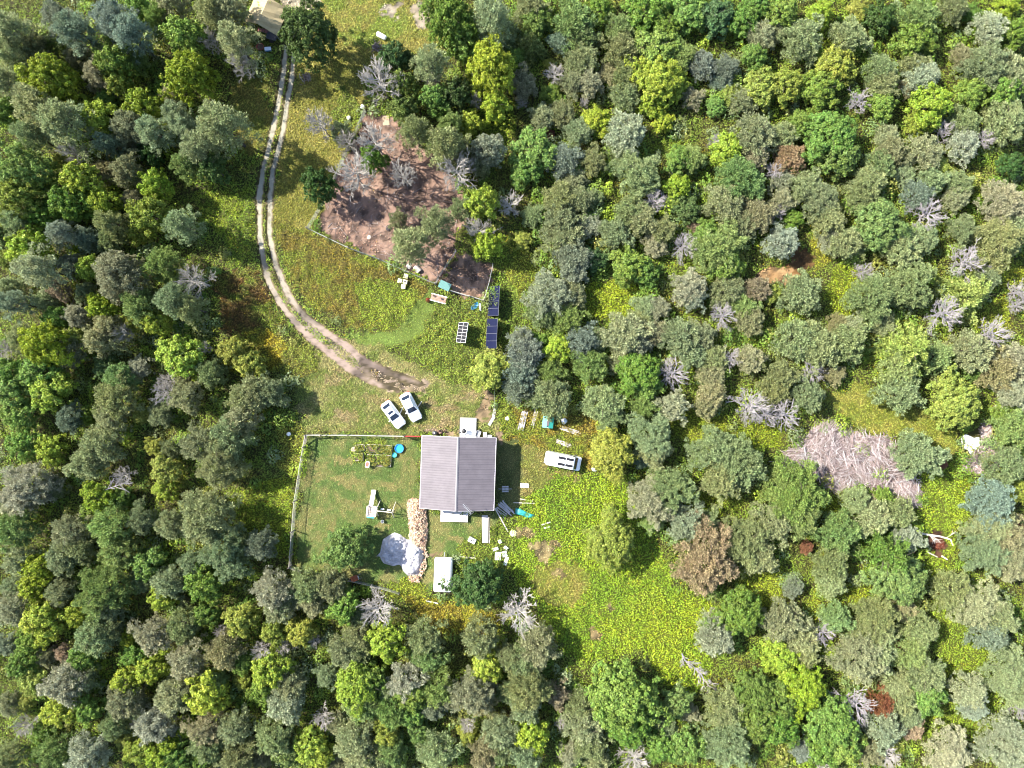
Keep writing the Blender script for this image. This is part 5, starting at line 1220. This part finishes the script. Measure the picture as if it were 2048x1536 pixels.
LAND = [('the white van',1127,922),('the house',916,945),('the brush pile',1700,925),('the solar arrays',985,634),('the dirt pen',770,400),('the playset',755,1015),('the parked cars',803,822),
        ('the big peach-brown tree',1412,1118),('the rust-red tree',1764,1407),('the wrinkled tarp',805,1108),('the tan canopy',528,28),('the white tank',763,72),
        ('the bare soil patch',1550,548),('the white ash heap',1945,895),('the peeled log',1868,1072),('the fallen snags',1390,1340),('the beehives',806,563),
        ('the blue pool',798,897),('the open yellow field',1260,1200),('the golden tree',1672,130),('the dark oak by the drive',615,65),('the big olive-brown tree',1762,450),
        ("the photo's upper left corner",0,0),("the photo's upper right corner",2048,0),("the photo's lower left corner",0,1536),("the photo's lower right corner",2048,1536),
        ("the photo's left edge",0,768),("the photo's right edge",2048,768),("the photo's bottom edge",1024,1536),("the photo's top edge",1024,0)]
ORD = ['first','second','third','fourth','fifth','sixth','seventh','eighth','ninth','tenth','eleventh','twelfth']
SPECIAL = {('P',1412,1118): 'large peach-brown tree half bare, at the edge of the open yellow field', ('R',1764,1407): 'rust-red dead-leaved tree touching a bare white snag',
  ('D',615,65): 'big dark green tree overhanging the top of the gravel drive', ('Y',982,132): 'bright yellow-green tree right of the grassy clearing with the white tank',
  ('O',1762,450): 'large round olive-brown tree beside a bare white snag', ('O',1672,130): 'golden-yellow topped tree, brightest among the upper right woods',
  ('K',690,1098): 'mottled olive tree standing on the fenced lawn beside the wrinkled tarp', ('D',953,1172): 'dark green tree leaning over the white covered trailer',
  ('K',1222,1085): 'loose olive tree standing alone in the open yellow field', ('S',1430,1270): 'round silvery tree standing alone in the lower part of the yellow field',
  ('O',1224,908): 'loose golden-olive tree right in front of the white van', ('X',762,165): 'big bare grey tree at the top corner of the dirt pen',
  ('D',637,370): 'round dark green tree touching the left fence of the dirt pen', ('G',820,490): 'grey-green pine overhanging the lower edge of the dirt pen',
  ('M',745,320): 'small bright green tree standing inside the dirt pen', ('O',978,742): 'golden-olive tree just below the solar arrays',
  ('X',1930,525): 'wide bare white tree above the layered bright tree', ('X',1853,427): 'bare white tree touching the large olive-brown tree',
  ('G',440,248): 'tall grey-green pine at the left edge of the drive', ('X',390,562): 'bare silvery tree fan left of the drive bend',
  ('M',1248,1400): 'very large mid-green tree at the lower end of the yellow field', ('L',1824,695): 'large layered bright green tree above the brush pile'}
used_lab = set(SPECIAL.values())
def size_word(r): return 'large' if r >= 45 else ('small' if r < 26 else 'slim' if r < 34 else 'middling')
def kind_of(k_, r): return 'X' if k_ == 'X' else 'b' if r < 26 else 'y' if r < 34 and k_ not in 'LC' else 't'
LA = np.array([(p, q) for _, p, q in LAND], float)
RP = np.array([(r[1], r[2]) for r in recs]); RK = np.array([r[0] for r in recs]); RS = np.array([size_word(r[3]) for r in recs]); RKD = np.array([kind_of(r[0], r[3]) for r in recs])
def make_label(i):
    k_, a, b, r = recs[i]
    key = (k_, int(a), int(b))
    if key in SPECIAL: return SPECIAL[key]
    best = None
    nou = 'dead tree' if k_ == 'X' else 'tree'
    for sz in ((False, True) if RKD[i] in 'tX' else (False,)):
        same = (RK == k_) & (RKD == RKD[i]) & ((RS == RS[i]) if sz else True)
        pts = RP[same]
        for j, (nm, lx, ly) in enumerate(LAND):
            if nm.startswith('the photo') and math.hypot(a - lx, b - ly) > 330: continue
            dv = np.array((a - lx, b - ly)); d0 = np.hypot(*dv)
            if d0 < 12 or d0 > 620: continue
            for q, (nm2, tx, ty) in enumerate(LAND):
                if q == j: continue
                tv = np.array((tx - lx, ty - ly)); tl = np.hypot(*tv)
                if tl < d0 * .9: continue
                an = math.acos(np.clip(dv @ tv / d0 / tl, -1, 1))
                if an > math.radians(17): continue
                pv = pts - np.array((lx, ly)); pd = np.hypot(pv[:, 0], pv[:, 1]); pc = (pv @ tv) / np.maximum(pd, 1) / tl
                rank = int(((pd < d0 - .5) & (pc > math.cos(math.radians(20)))).sum())
                cost = rank * 120 + d0 + math.degrees(an) * 6 + (40 if sz else 0) + (60 if nm2.startswith('the photo') else 0)
                if best is None or cost < best[0]:
                    lead = ('%s %s %s' % (RS[i], COLNAME[k_], nou)) if sz else ('%s %s' % (COLNAME[k_], nou))
                    lab = '%s, %s from %s towards %s' % (lead, ORD[rank] if rank else 'nearest', nm, nm2) if rank < len(ORD) else None
                    if lab and lab not in used_lab and len(lab.replace('-', ' ').split()) <= 16: best = (cost, lab)
    lab = best[1] if best else '%s %s at %d across and %d down' % (COLNAME[k_], nou, a, b)
    used_lab.add(lab); return lab

live = [i for i, r in enumerate(recs) if r[0] != 'X']
NAME = dict(L='conifer', C='conifer')
for i, (k_, a, b, r) in enumerate(recs):
    rnd = random.Random(i * 13 + 5)
    hm = hmul(a, b)
    small = k_ != 'X' and r < 26; young = k_ != 'X' and 26 <= r < 34 and k_ not in 'LC'
    rm0 = r / SC
    if k_ == 'X':
        h = (rm0 * 1.5 + 1.6) * hm
        x, y = P(a, b, h * .62); rm = r / SC * (1 - h * .62 / HCAM)
        fall = (a, b) in ()
        me_t, me_b = (DEAD if a < 1250 or b > 1500 else SNAG)[rnd.randrange(4)]
        o = thing('dead_tree', make_label(i), 'dead tree', (x, y, 0), rnd.uniform(0, 6.28), 'bare dead trees among the living ones')
        s = rm / 1.95; o.scale = (s, s, h / 5.2)
        link('trunk', me_t, None, o); link('branches', me_b, None, o)
        continue
    h = (rm0 * 1.45 + (1.7 if not small else .8)) * hm
    if k_ == 'C': h *= 1.4
    if k_ in 'L': kind = 'layer'
    elif k_ == 'C': kind = 'spruce'
    elif k_ in 'GSBTNPR':
        kind = 'fine'
        if hm > 1.3 and k_ in 'GB' and not small: kind = 'pine'
        elif r >= 43: kind = 'fine_big'
    else: kind = 'broad_big' if r >= 43 else 'broad'
    if (k_, a, b) == ('K', 1786, 1110): kind = 'layer'
    pl = PROTO[kind]; me_c, me_t, R0, H0 = pl[rnd.randrange(len(pl))]
    if kind == 'pine': h *= 1.15
    hc = h * (.6 if kind != 'pine' else .72)
    x, y = P(a, b, hc); rm = r / SC * (1 - hc / HCAM) * 1.05
    nm = 'shrub' if small else 'young_tree' if young else NAME.get(k_, 'pine_tree' if kind == 'pine' else 'tree')
    lab = make_label(i)
    if small: lab = lab.replace(' tree', ' bush').replace('small ', '')
    if young and (k_, a, b) not in {(q[0], q[1], q[2]) for q in SPECIAL}: lab = lab.replace(' tree', ' young tree')
    o = thing(nm, lab, nm.replace('_', ' '), (x, y, 0), rnd.uniform(0, 6.28), 'bushes between the trees' if small else 'young trees of the woods' if young else 'trees of the woods round the clearing')
    o.scale = (rm / R0 * rnd.uniform(.96, 1.06), rm / R0 * rnd.uniform(.96, 1.06), h / H0)
    c = link('crown', me_c, None, o); link('trunk', me_t, None, o)
    asp_ = kind.startswith(('fine', 'pine', 'layer', 'spruce'))
    if (k_, a, b) == ('K', 1222, 1085): k_ = 'O'
    if (k_, a, b) == ('O', 1762, 450): k_ = 'K'
    tc_ = np.array(TCOL[k_], float) + rnd.uniform(-12, 12) + np.array([rnd.uniform(-6, 8), 0, rnd.uniform(-9, 5)])
    v = lin(np.clip(tc_, 5, 250)) / (1.5 if asp_ else 1.85)
    c.color = (float(v[0]), float(v[1]), float(v[2]), 1)

# thicket: saplings and brambles in the gaps, too many to count
def bushes(name, n, place, rmin, rmax, label, cat):
    Vs, Fs, Cs_ = [], [], []; off = 0
    r = np.random.default_rng(91)
    for i in range(n):
        p = place(r)
        if p is None: continue
        x, y, R_, H_, cl = p
        m = int(70 * (R_ / .8) ** 2) + 30
        d = r.normal(0, 1, (m, 3)); d /= np.linalg.norm(d, axis=1, keepdims=True); d[:, 2] = np.abs(d[:, 2])
        pos = d * (r.uniform(.45, 1, (m, 1)) ** .5) * np.array([R_, R_, H_]) * (1 + .25 * np.sin(d[:, :1] * 5 + i)) + np.array([x, y, .05])
        L = r.uniform(.16, .36, m)
        V, F = quads(pos, d + r.normal(0, .5, (m, 3)) + np.array([0, 0, .5]), L, L * r.uniform(.35, .8, m), r.uniform(0, 6.28, m))
        V[:, 2] = np.maximum(V[:, 2], .02)
        c = lin(np.array(cl)) / 1.5 * np.clip(1 + r.normal(0, .25, (m, 1)), .4, 1.7)
        Vs.append(V); Fs.append(F + off); off += len(V); Cs_.append(np.repeat(np.c_[c, np.ones(m)], 4, 0))
    o = link(name, mesh_np(name, np.concatenate(Vs), np.concatenate(Fs), np.concatenate(Cs_)), HERB)
    tag(o, label, cat, kind='stuff'); return o
PAL = [(138,164,70), (122,154,58), (156,180,60), (132,156,96), (144,160,112), (158,162,80), (128,140,84), (108,140,56)]
def in_woods(r):
    x, y = r.uniform(-76, 76), r.uniform(-57, 57)
    st, _ = field(np.array([x]), np.array([y]))
    if st[0] != WOODS_: return None
    if lane_d(*[np.array([q]) for q in PX(x, y)])[0] < 24: return None
    R_ = r.uniform(.45, 1.5); return x, y, R_, R_ * r.uniform(.9, 1.9), PAL[r.integers(len(PAL))]
bushes('thicket', 3000, in_woods, .4, 1.3, 'low brambles and saplings filling the gaps under the woods', 'thicket')
def outside(r):
    x, y = r.uniform(-98, 98), r.uniform(-78, 78)
    if abs(x) < 76.5 and abs(y) < 57.5: return None
    R_ = r.uniform(1.2, 3); return x, y, R_, R_ * r.uniform(1.3, 2.2), PAL[r.integers(len(PAL))]
bushes('woodland', 1500, outside, 1, 3, 'belt of woods running on beyond the edges of the picture', 'woodland')
